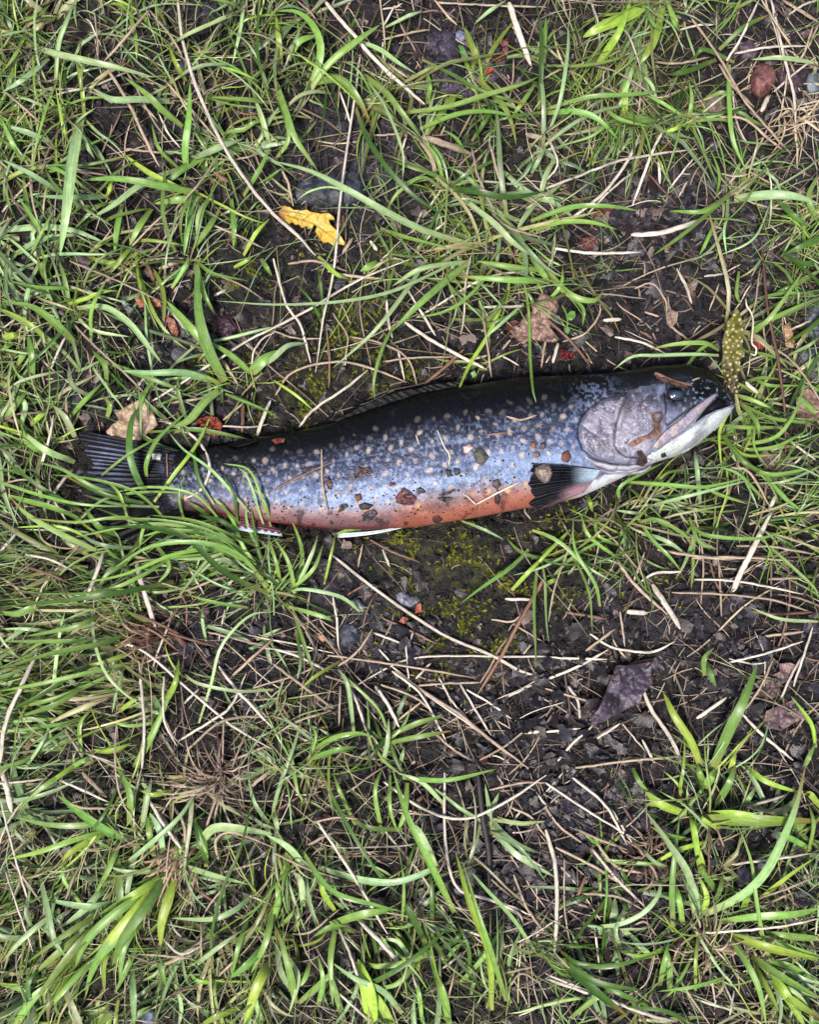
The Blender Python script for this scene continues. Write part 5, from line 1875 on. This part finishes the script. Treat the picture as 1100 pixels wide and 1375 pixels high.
sheet('dead_leaf', cb3([(1010,560),(1060,530),(1100,560),(1110,640),(1060,690),(1015,650)]), ncol((140,104,98), (176,136,126), 12, 11), M['leaf'], 'pinkish leaf at the right edge beside the reddish stem', 'leaf', .003, .003, .9, sc=12, seed=11)
sheet('dead_leaf', cb3([(485,235),(505,215),(535,225),(530,265),(505,290),(490,270)]), ncol((150,124,112), (182,154,138), 6, 12), M['leaf'], 'tiny shrivelled leaf on a stem above the trout head', 'leaf', .004, .002, .7, sc=6, seed=12)
cb1 = lambda l: c4(l, 0, 344, 3.0)
sheet('dead_leaf', cb1([(540,170),(580,165),(640,180),(650,200),(610,208),(560,205)]), ncol((176,110,84), (206,142,112), 6, 13), M['leaf'], 'small salmon coloured leaf curl on soil at left above the tail', 'leaf', .005, .003, .7, sc=8, seed=13)
sheet('dead_leaf', cb1([(670,240),(700,255),(720,300),(710,330),(690,315),(675,280)]), ncol((150,92,70), (182,120,92), 6, 14), M['leaf'], 'narrow reddish brown leaf scrap right of the salmon coloured curl', 'leaf', .005, .003, .7, sc=8, seed=14)
sheet('seed_husk', c4([(95,985),(88,960),(100,935),(130,905),(142,915),(120,950),(108,985)], 0, 688, 3.0), ncol((186,140,80), (214,172,110), 6, 15), M['leaf'], 'small ochre seed husk near the left edge below the comb of grass', 'seed husk', .007, .001, .6, sc=6, seed=15, edge_curl=-.002)
sheet('seed_husk', cb3([(960,280),(985,265),(1005,340),(1000,370),(970,365),(965,320)]), ncol((160,120,90), (196,156,120), 6, 16), M['leaf'], 'tan husk right of the spotted leaf beside the reddish stem', 'seed husk', .007, .001, .6, sc=6, seed=16, edge_curl=-.002)
sheet('red_leaf', cb3([(835,345),(870,340),(885,365),(855,380)]), ncol((150,50,40), (190,80,60), 6, 17), M['leaf'], 'little red leaf scrap right of the spotted leaf', 'leaf', .004, .003, .6, sc=6, seed=17)
ca3 = lambda l: c4(l, 733, 0, 3.0)
sheet('red_leaf', ca3([(185,850),(230,835),(275,840),(260,860),(215,870),(195,890)]), ncol((92,50,42), (132,74,60), 8, 18), M['leaf'], 'rust red leaf scrap by the bluish soil under crossing straws', 'leaf', .004, .003, .7, sc=8, seed=18)
sheet('red_leaf', ca3([(150,960),(200,950),(215,990),(185,1010),(150,1000)]), ncol((96,56,48), (140,88,74), 8, 19), M['leaf'], 'rust red leaf scrap just left of the pale lying straw', 'leaf', .003, .003, .7, sc=8, seed=19)
cc2 = lambda l: c4(l, 367, 688, 3.0)
sheet('red_leaf', cc2([(575,375),(595,362),(598,400),(572,408)]), ncol((150,62,44), (186,92,68), 5, 20), M['leaf'], 'upper of two orange red specks by the pale pebble', 'leaf', .004, .001, .6, seed=20)
sheet('red_leaf', cc2([(505,440),(520,420),(542,425),(530,450)]), ncol((150,62,44), (186,92,68), 5, 21), M['leaf'], 'lower of two orange red specks by the pale pebble', 'leaf', .004, .001, .6, seed=21)
ca2 = lambda l: c4(l, 367, 0, 3.0)
sheet('red_leaf', ca2([(850,280),(875,270),(886,285),(860,298)]), ncol((206,70,44), (226,100,60), 5, 22), M['leaf'], 'bright orange speck right of the black bark piece', 'leaf', .005, .001, .6, seed=22)
sheet('red_leaf', ca2([(905,160),(945,155),(952,190),(940,235),(900,250),(870,235),(905,225),(925,195)]), ncol((96,48,44), (130,66,58), 8, 23), M['leaf'], 'hooked maroon leaf scrap near the orange speck at top', 'leaf', .004, .003, .7, sc=9, seed=23)
sheet('green_leaflet', ca2([(748,185),(765,185),(785,225),(780,240),(755,215)]), ncol((110,160,90), (140,186,116), 8, 24), M['grass'], 'small oval green leaflet right of the black bark piece', 'leaf', .006, .001, .6, seed=24)
sheet('green_leaflet', c6([(610,310),(635,285),(662,290),(668,325),(645,350),(615,348)]), ncol((100,156,70), (130,180,90), 8, 25), M['grass'], 'larger round seedling leaf right of the crumpled pinkish leaf', 'leaf', .006, .001, .6, seed=25)
sheet('green_leaflet', c6([(588,400),(615,394),(630,415),(618,444),(595,430)]), ncol((110,160,90), (140,186,110), 8, 26), M['grass'], 'smaller round seedling leaf just below the larger one', 'leaf', .005, .001, .6, seed=26)
cb2 = lambda l: c4(l, 367, 344, 3.0)
sheet('green_leaflet', cb2([(795,470),(812,460),(820,478),(805,492)]), ncol((110,170,80), (130,186,96), 8, 27), M['grass'], 'tiny green leaflet at the edge of the trout back', 'leaf', .008, .001, .6, seed=27)

# spotted leaf with its white rim
SL = c4([(842,120),(860,150),(876,200),(874,260),(870,320),(884,338),(880,362),(862,372),(858,420),(850,478),(856,510),(848,545),(828,548),(805,520),(785,480),(768,440),(770,390),(778,340),(772,290),(790,230),(798,190),(820,160)])
def slcol(px, py, d):
    n = fbm(px, py, 14, 3, 801); c = mix(lin((112,108,30)), lin((78,64,26)), smooth(470, 505, py+12*n))
    c = mix(c, lin((134,140,44)), .5*smooth(0, .5, n))
    gxs = (px-985)*.97+(py-470)*.06; gys = (py-470)
    row = np.floor(gys/7.5); ux = (gxs+3.8*(row % 2))/7.6; uy = gys/7.5
    jx = .6*(_hash(np.floor(ux), row, 5)-.5); jy = .6*(_hash(np.floor(ux), row, 6)-.5)
    dd = np.hypot(ux-np.floor(ux)-.5-jx, (uy-row-.5-jy))
    return mix(c, lin((226,214,140)), .9*smooth(.10, .0, dd-.10-.14*_hash(np.floor(ux), row, 8)))
sl = empty('spotted_leaf', 'olive curled leaf with cream dots and white rim above the trout snout', 'leaf')
so = np.array([float(wx(985)), float(wy(500)), .012]); sl.location = so
sheet('blade', SL, slcol, M['yleaf'], None, None, .016, .0008, .6, parent=sl, off=so, sc=30, seed=30, tilt=(.25, .10))
RIM = c4([(845,105),(850,140),(868,165),(880,205),(878,260),(874,318),(895,342),(890,375),(868,368)])
def rim_strip(pts, w, name, col, zoff):
    C = trace_path(pts, .001, False, 24); C[:, 2] = np.maximum(C[:, 2], 0)+zoff
    t = np.linspace(0, 1, 24); V, F, ns = tube(C, w*S*.5, np.clip(np.minimum(t*6+.3, (1-t)*6+.4), 0, 1), 6, .6); V = V[:-2]
    return mesh_obj(name, V-so, F, np.repeat(lin(col)[None], len(V), 0), M['straw'], sl, st=TUBE_ST)
rim_strip(RIM, 2.6, 'rim', (236,226,196), .016)
rim_strip(c4([(860,380),(856,430),(848,480)]), 1.6, 'rim', (206,200,150), .018)
rim_strip(c4([(850,500),(878,528),(910,552)]), 5.0, 'stalk', (240,228,212), .014)

# stones, bark, clods: lumps with depth
def lump(name, poly, height, cfun, mat, label, cat, rough=.0015, sc=9, seed=0, base='ground', step=.9, layers=False, group=None):
    P = np.array(poly, float); cx, cy = P.mean(0); x0, y0 = P.min(0)-3; x1, y1 = P.max(0)+3
    px, py = np.meshgrid(np.arange(x0, x1, step), np.arange(y0, y1, step))
    ins = inside(px, py, poly); d = seg_dist(px, py, list(poly)+[poly[0]]); d = np.where(ins, d, -d); use = d > -step*1.5
    R = max(2.0, d.max()); e = np.sqrt(np.clip(1-(1-np.clip((d+1)/R, 0, 1))**2.2, 0, 1))
    r = rough*fbm(px, py, sc, 3, 900+seed)
    if layers:
        f1, f2, idv = worley(px+5*fbm(px, py, 12, 2, 3), (py)*.6, 10, 31+seed); r = r+rough*1.6*(idv-.5)-rough*1.4*smooth(.12, 0, f2-f1)
    z = np.full(px.shape, .01)
    for _ in range(3):
        gx = W0+(px-W0)*(1-z/H); gy = H0+(py-H0)*(1-z/H)
        b = surf(gx, gy) if base != 'fish' else np.where(np.isnan(G_body(gx, gy)), surf(gx, gy), G_body(gx, gy))
        if base != 'fish': b = b*.4+np.median(b[use])*.6
        z = b-.0015*(base != 'fish')-.0006+(height+r)*e
    col = cfun(px, py, d); V = np.stack([wx(gx), wy(gy), z], -1)
    idx = -np.ones(px.shape, int); idx[use] = np.arange(use.sum())
    q = use[:-1, :-1] & use[1:, :-1] & use[1:, 1:] & use[:-1, 1:]
    F = np.stack([idx[:-1, :-1][q], idx[1:, :-1][q], idx[1:, 1:][q], idx[:-1, 1:][q]], -1)
    org = np.array([float(wx(cx)), float(wy(cy)), float(z[use].min())])
    o = mesh_obj(name, V[use]-org, F, col[use], mat, label=label, cat=cat, group=group); o.location = org; return o
lump('bark_piece', ca2([(625,130),(680,115),(730,120),(745,180),(770,260),(790,330),(830,375),(800,400),(720,385),(665,375),(640,290),(610,240),(612,190)]), .010, ncol((40,34,42), (84,74,92), 10, 40, None, (104,92,112)), M['stone'], 'black cracked bark piece on soil at top centre', 'bark', .0018, 8, 1, layers=True)
lump('bark_piece', ca2([(792,290),(830,235),(880,230),(920,280),(925,315),(870,345),(815,340)]), .006, ncol((50,46,58), (110,104,128), 10, 41), M['stone'], 'small greyish bark piece holding the orange speck at top', 'bark', .0015, 8, 2, layers=True)
lump('stone', ca2([(730,130),(750,118),(775,130),(782,155),(760,175),(738,165)]), .006, ncol((100,106,130), (142,148,172), 8, 42), M['stone'], 'small bluish pebble right of the black bark piece', 'stone', .0008, 7, 3)
lump('stone', ca2([(75,770),(130,715),(230,700),(330,690),(375,740),(380,790),(330,830),(240,835),(150,830),(95,820)]), .008, ncol((46,52,60), (84,92,102), 9, 43), M['stone'], 'flat dark grey stone half buried above the yellow leaf', 'stone', .0008, 7, 4)
lump('stone', ca3([(830,300),(860,255),(900,250),(930,290),(925,330),(900,370),(860,400),(828,370)]), .014, ncol((130,82,76), (170,116,106), 10, 44, None, (96,66,66)), M['stone'], 'rough pink stone among straw near the upper right corner', 'stone', .0016, 9, 5)
lump('stone', ca3([(640,420),(680,380),(715,385),(722,430),(690,465),(650,460)]), .010, ncol((140,110,110), (180,150,146), 9, 45), M['stone'], 'pinkish stone under grass left of the rough pink stone', 'stone', .0012, 9, 6)
lump('stone', ca3([(925,275),(990,265),(1050,300),(1060,360),(1000,390),(940,350)]), .008, ncol((64,48,58), (104,80,92), 9, 46), M['stone'], 'dark plum stone touching the rough pink stone on its right', 'stone', .0016, 8, 7, layers=True)
lump('stone', ca3([(775,180),(830,160),(860,200),(840,240),(790,235)]), .007, ncol((100,82,96), (140,118,130), 9, 47), M['stone'], 'mauve stone above the rough pink stone', 'stone', .0012, 8, 8)
lump('stone', ca3([(1040,350),(1060,300),(1110,290),(1110,370),(1070,385)]), .006, ncol((96,106,116), (136,146,154), 9, 48), M['stone'], 'bluish grey stone at the right edge near the top', 'stone', .001, 8, 9)
lump('stone', cb3([(1040,240),(1080,195),(1120,190),(1120,330),(1075,350),(1045,300)]), .007, ncol((62,68,80), (110,116,130), 9, 49), M['stone'], 'dark slate stone at the right edge beside the spotted leaf', 'stone', .001, 8, 10)
lump('stone', cb3([(1010,380),(1060,360),(1110,380),(1110,480),(1050,490),(1010,440)]), .006, ncol((60,64,74), (104,106,122), 9, 50), M['stone'], 'dark slate stone below the other slate at the right edge', 'stone', .001, 8, 11)
lump('stone', cc2([(495,330),(520,312),(548,335),(580,335),(585,365),(550,385),(515,375),(495,355)]), .005, ncol((110,110,124), (176,174,188), 6, 51, None, (70,68,80)), M['stone'], 'pale grey pebble on soil below the trout belly', 'stone', .0012, 6, 12)
lump('stone', cc2([(265,470),(300,440),(345,460),(350,520),(310,550),(270,530)]), .006, ncol((46,48,60), (92,94,114), 9, 52), M['stone'], 'dark bluish stone left of the pale grey pebble', 'stone', .001, 8, 13)
lump('stone', cc2([(365,320),(380,312),(392,325),(382,342),(368,338)]), .004, ncol((130,122,116), (176,166,158), 6, 53), M['stone'], 'tiny round pebble above the pale grey pebble', 'stone', .0005, 6, 14)
lump('stone', cc2([(310,355),(340,350),(370,380),(360,400),(325,385)]), .006, ncol((140,156,150), (190,204,196), 6, 54), M['stone'], 'wet grey green chip at the grass edge under the pelvic fin', 'stone', .0006, 6, 15)
lump('stone', c4([(570,1000),(590,965),(630,970),(640,1010),(610,1035),(575,1035)], 0, 1031, 3.0), .010, ncol((96,104,122), (136,144,160), 8, 55), M['stone'], 'bluish stone among blades at the bottom edge', 'stone', .001, 7, 16)
lump('stone', c4([(770,400),(800,392),(825,420),(815,470),(780,480),(762,440)], 733, 1031, 3.0), .008, ncol((96,88,104), (146,138,156), 8, 56), M['stone'], 'grey mauve stone inside the large lower right tuft', 'stone', .001, 7, 17)
lump('clod', c4([(950,520),(1000,480),(1100,475),(1110,550),(1040,565),(960,560)], 733, 1031, 3.0), .009, ncol((40,38,44), (72,68,80), 8, 57), M['stone'], 'cracked black clod at the right edge in the lower grass', 'clod', .0016, 8, 18, layers=True)
lump('clod', cb1([(850,270),(880,230),(930,240),(960,290),(940,330),(880,330)]), .008, ncol((54,36,46), (92,62,76), 8, 58), M['stone'], 'dark maroon clod on bare soil above the wide blades', 'clod', .0016, 8, 19, layers=True)
lump('stone', cb1([(485,175),(505,168),(520,200),(540,215),(525,232),(500,215)]), .005, ncol((120,130,124), (210,216,206), 5, 59), M['stone'], 'tiny white speckled pebble left of the salmon leaf curl', 'stone', .001, 5, 20)
lump('clod', cb1([(890,712),(940,705),(985,720),(1000,745),(950,765),(895,760)]), .006, ncol((20,20,22), (46,46,50), 8, 60), M['stone'], 'black clod behind the trout back near the orange red leaf', 'clod', .0016, 8, 21)
lump('stone', cc2([(170,500),(200,490),(218,510),(200,522)]), .004, ncol((206,150,110), (226,176,140), 6, 61), M['stone'], 'tiny peach coloured pebble in grass below the belly', 'stone', .0005, 6, 22)
lump('stone', cb1([(608,790),(628,780),(650,800),(645,820),(615,818)]), .004, ncol((226,220,214), (244,240,234), 5, 62), M['stone'], 'white crumb lying at the base of the tail fin', 'stone', .0005, 5, 23, base='fish')

# ---- debris lying on the fish
def bits():
    c2 = lambda l: c4(l, 340, 460)
    c3 = lambda l: c4(l, 560, 460)
    D = [
     (c2([(500,645),(515,622),(575,618),(585,645),(545,655),(515,675),(500,670)]), (58,34,38), 'maroon leaf flake in the middle of the trout flank'),
     (c2([(348,660),(368,658),(388,700),(385,728),(365,718)]), (62,36,34), 'oblong brown scale on the flank beside the upright stalk'),
     (c2([(700,760),(735,715),(770,735),(805,770),(790,800),(740,800),(705,790)]), (84,36,40), 'deep red leaf flake above the orange belly'),
     (c2([(545,840),(590,820),(612,845),(585,875),(535,880)]), (54,44,50), 'dark grey leaf flake low on the belly'),
     (c2([(520,800),(550,790),(590,800),(570,820),(530,822)]), (40,32,32), 'black crumb row just above the grey belly flake'),
     (c2([(428,800),(455,795),(470,808),(440,830),(415,840)]), (48,38,34), 'small dark flake left of the belly flake'),
     (c2([(500,750),(528,745),(535,772),(510,782)]), (96,60,48), 'rust coloured crumb under the bent pale stalk'),
     (c2([(668,692),(695,690),(700,704),(672,708)]), (86,40,40), 'tiny maroon flake mid flank left of the red flake'),
     (c2([(800,722),(830,720),(850,740),(815,745)]), (44,38,46), 'small dark flake right of the red flake'),
     (c2([(88,480),(120,470),(158,472),(150,490),(110,500)]), (110,54,44), 'orange red leaf bit on the dark trout back'),
     (c3([(282,540),(300,518),(330,528),(355,565),(325,602),(290,590)]), (66,66,60), 'olive grey mud lump on the upper flank'),
     (c3([(228,512),(262,500),(276,518),(250,545),(232,540)]), (186,158,152), 'pinkish pebble left of the olive mud lump'),
     (c3([(145,625),(165,630),(168,655),(150,662)]), (44,48,54), 'left of two dark specks on the mid flank'),
     (c3([(182,620),(205,622),(214,645),(190,655)]), (52,56,60), 'right of two dark specks on the mid flank'),
     (c3([(115,752),(180,722),(192,730),(130,762)]), (40,34,40), 'narrow black sliver lying above the orange belly'),
     (c3([(375,680),(400,672),(415,700),(395,722),(372,706)]), (70,58,58), 'brown crumb above the bent pale stalk by the pectoral fin'),
     (c3([(385,750),(400,742),(412,770),(402,800),(386,788)]), (60,40,38), 'oval dark seed on the orange belly'),
     (c3([(95,768),(150,762),(178,770),(150,792),(125,782)]), (58,44,44), 'dark flake under the narrow black sliver'),
     (c3([(78,860),(105,853),(125,872),(100,892),(80,880)]), (70,42,36), 'dark spot of mud on the lower orange belly'),
     (c3([(560,492),(585,490),(588,518),(565,520)]), (126,90,70), 'orange crumb on the shoulder left of the gill cover'),
     (c3([(608,498),(635,492),(632,520),(608,522)]), (72,66,60), 'grey crumb beside the orange crumb on the shoulder'),
     (c3([(575,542),(600,538),(608,555),(585,568)]), (110,86,76), 'brown crumb below the orange crumb on the shoulder'),
     (c3([(715,545),(745,530),(762,560),(745,590),(715,580)]), (110,62,50), 'reddish husk at the top of the pectoral fin'),
     (c4([(415,640),(435,635),(450,680),(472,710),(470,750),(445,765),(430,752),(448,715),(425,665)]), (112,80,66), 'upright orange brown scrap on the gill cover'),
     (c4([(312,795),(350,765),(420,745),(450,752),(400,768),(345,802),(318,806)]), (128,94,76), 'slanting orange brown scrap on the gill cover'),
     (c4([(350,830),(375,825),(400,862),(405,885),(375,905),(345,895),(362,865)]), (58,44,46), 'dark leaf flake at the lower corner of the gill cover'),
     (c4([(470,842),(490,835),(496,852),(474,860)]), (40,36,30), 'black speck on the white lower jaw'),
     (c4([(432,445),(465,450),(520,475),(590,500),(608,520),(560,508),(490,490),(450,470)]), (88,62,50), 'brown stalk lying over the brow above the eye'),
    ]
    for i, (poly, c, lb) in enumerate(D):
        lumpy = any(k in lb for k in ('lump', 'pebble', 'crumb', 'speck', 'seed', 'mud', 'husk'))
        hi = tuple(min(255, int(x*1.35+6)) for x in c)
        nm = 'pebble' if 'pebble' in lb else 'mud_crumb' if lumpy else 'leaf_flake'
        if lumpy: lump(nm, poly, .0026, ncol(c, hi, 5, 70+i), M['stone'], lb, 'pebble' if 'pebble' in lb else 'debris', .0006, 5, 30+i, base='fish', step=.6)
        else: sheet(nm, poly, ncol(c, hi, 5, 70+i), M['leaf'], lb, 'debris', .0022, .0012, .4, base='fish', sc=6, seed=50+i)
    lump('clay_lump', c3([(585,615),(620,598),(655,602),(672,640),(655,680),(630,698),(600,672),(580,645)]), .0075, ncol((130,114,104), (186,166,154), 4, 99, None, (96,82,76)), M['stone'], 'round pale clay lump stuck on the pectoral fin', 'clay', .0014, 4, 60, base='fish', step=.6)
    # many tiny grit specks scattered over the flank
    n = 420; x = rng.uniform(330, 760, n); t = np.interp(x, top_px[:, 0], top_px[:, 1]); b = np.interp(x, bot_px[:, 0], bot_px[:, 1])
    f = 1-np.abs(rng.normal(.18, .18, n)); f = np.clip(f, .25, .97); y = t+f*(b-t); gx, gy, z = px_to_body(x, y)
    r = np.exp(rng.uniform(np.log(.5), np.log(2.0), n)); P = np.array([(1,0,0),(-1,0,0),(0,1,0),(0,-1,0),(0,0,1),(0,0,-1)], float)[None]*rng.uniform(.4, 1.4, (n, 6, 3)); P[..., 2] *= .5
    Q = P*r[:, None, None]*S+np.stack([wx(gx), wy(gy), z+.0003], -1)[:, None]
    F = (np.array([(0,2,4),(2,1,4),(1,3,4),(3,0,4),(2,0,5),(1,2,5),(3,1,5),(0,3,5)])[None]+(np.arange(n)*6)[:, None, None]).reshape(-1, 3)
    col = np.array([lin((46,36,36)), lin((96,72,60)), lin((30,28,32))])[rng.integers(0, 3, n)]
    mesh_obj('grit', Q.reshape(-1, 3), F, np.repeat(col, 6, 0), M['stone'], kind='stuff', label='tiny grit specks sprinkled over the trout flank', cat='grit', sm=False)
bits()

# dead reddish tuft below the tail
def dead_tuft(c, n, label, cols, lmax=90):
    X, Y, L = fine_paths(c[0], c[1], n, 16, 25, lmax); k = keep_off_fish(X, Y); X, Y, L = X[k], Y[k], L[k]; n = len(X)
    C = lay(X, Y, rng.uniform(.004, .016, n)); ck = np.array([lin(q) for q in cols])[rng.integers(0, len(cols), n)]
    off = np.array([float(wx(c[0])), float(wy(c[1])), float(grd(*c))])
    V, F, cc = ribbons(C, rng.uniform(1.2, 3.2, n)*S, rng.uniform(-.6, .6, n), rng.uniform(.2, .5, n), blade_profile(n, X.shape[1]), np.repeat(ck[:, None], X.shape[1], 1))
    o = mesh_obj('dead_grass_tuft', V-off, F, cc, M['straw'], st=LAST_ST, label=label, cat='grass tuft'); o.location = off
dead_tuft((212,850), 60, 'withered reddish brown tuft in the grass below the tail fin', [(104,74,60),(134,104,84),(84,58,48),(166,136,112)])
dead_tuft((245,1140), 60, 'matted dead straw tuft right of the rosette at lower left', [(190,162,132),(160,130,102),(206,180,150)])
dead_tuft((865,1145), 50, 'dead brown stalks left of the large lower right tuft', [(116,90,74),(166,142,120),(96,72,60)], 70)
dead_tuft((1060,170), 34, 'dry blond tuft near the upper right corner', [(186,166,136),(150,130,106),(206,188,160)])
dead_tuft((300,1040), 50, 'flattened dead tuft above the rosettes at lower left', [(156,134,114),(116,94,80),(186,166,144)])
dead_tuft((950,1265), 50, 'dead straw at the foot of the large lower right tuft', [(166,144,122),(128,104,86),(200,180,156)])
# check parts: count
print('objects', len(bpy.data.objects), 'polys', sum(len(m.polygons) for m in bpy.data.meshes))
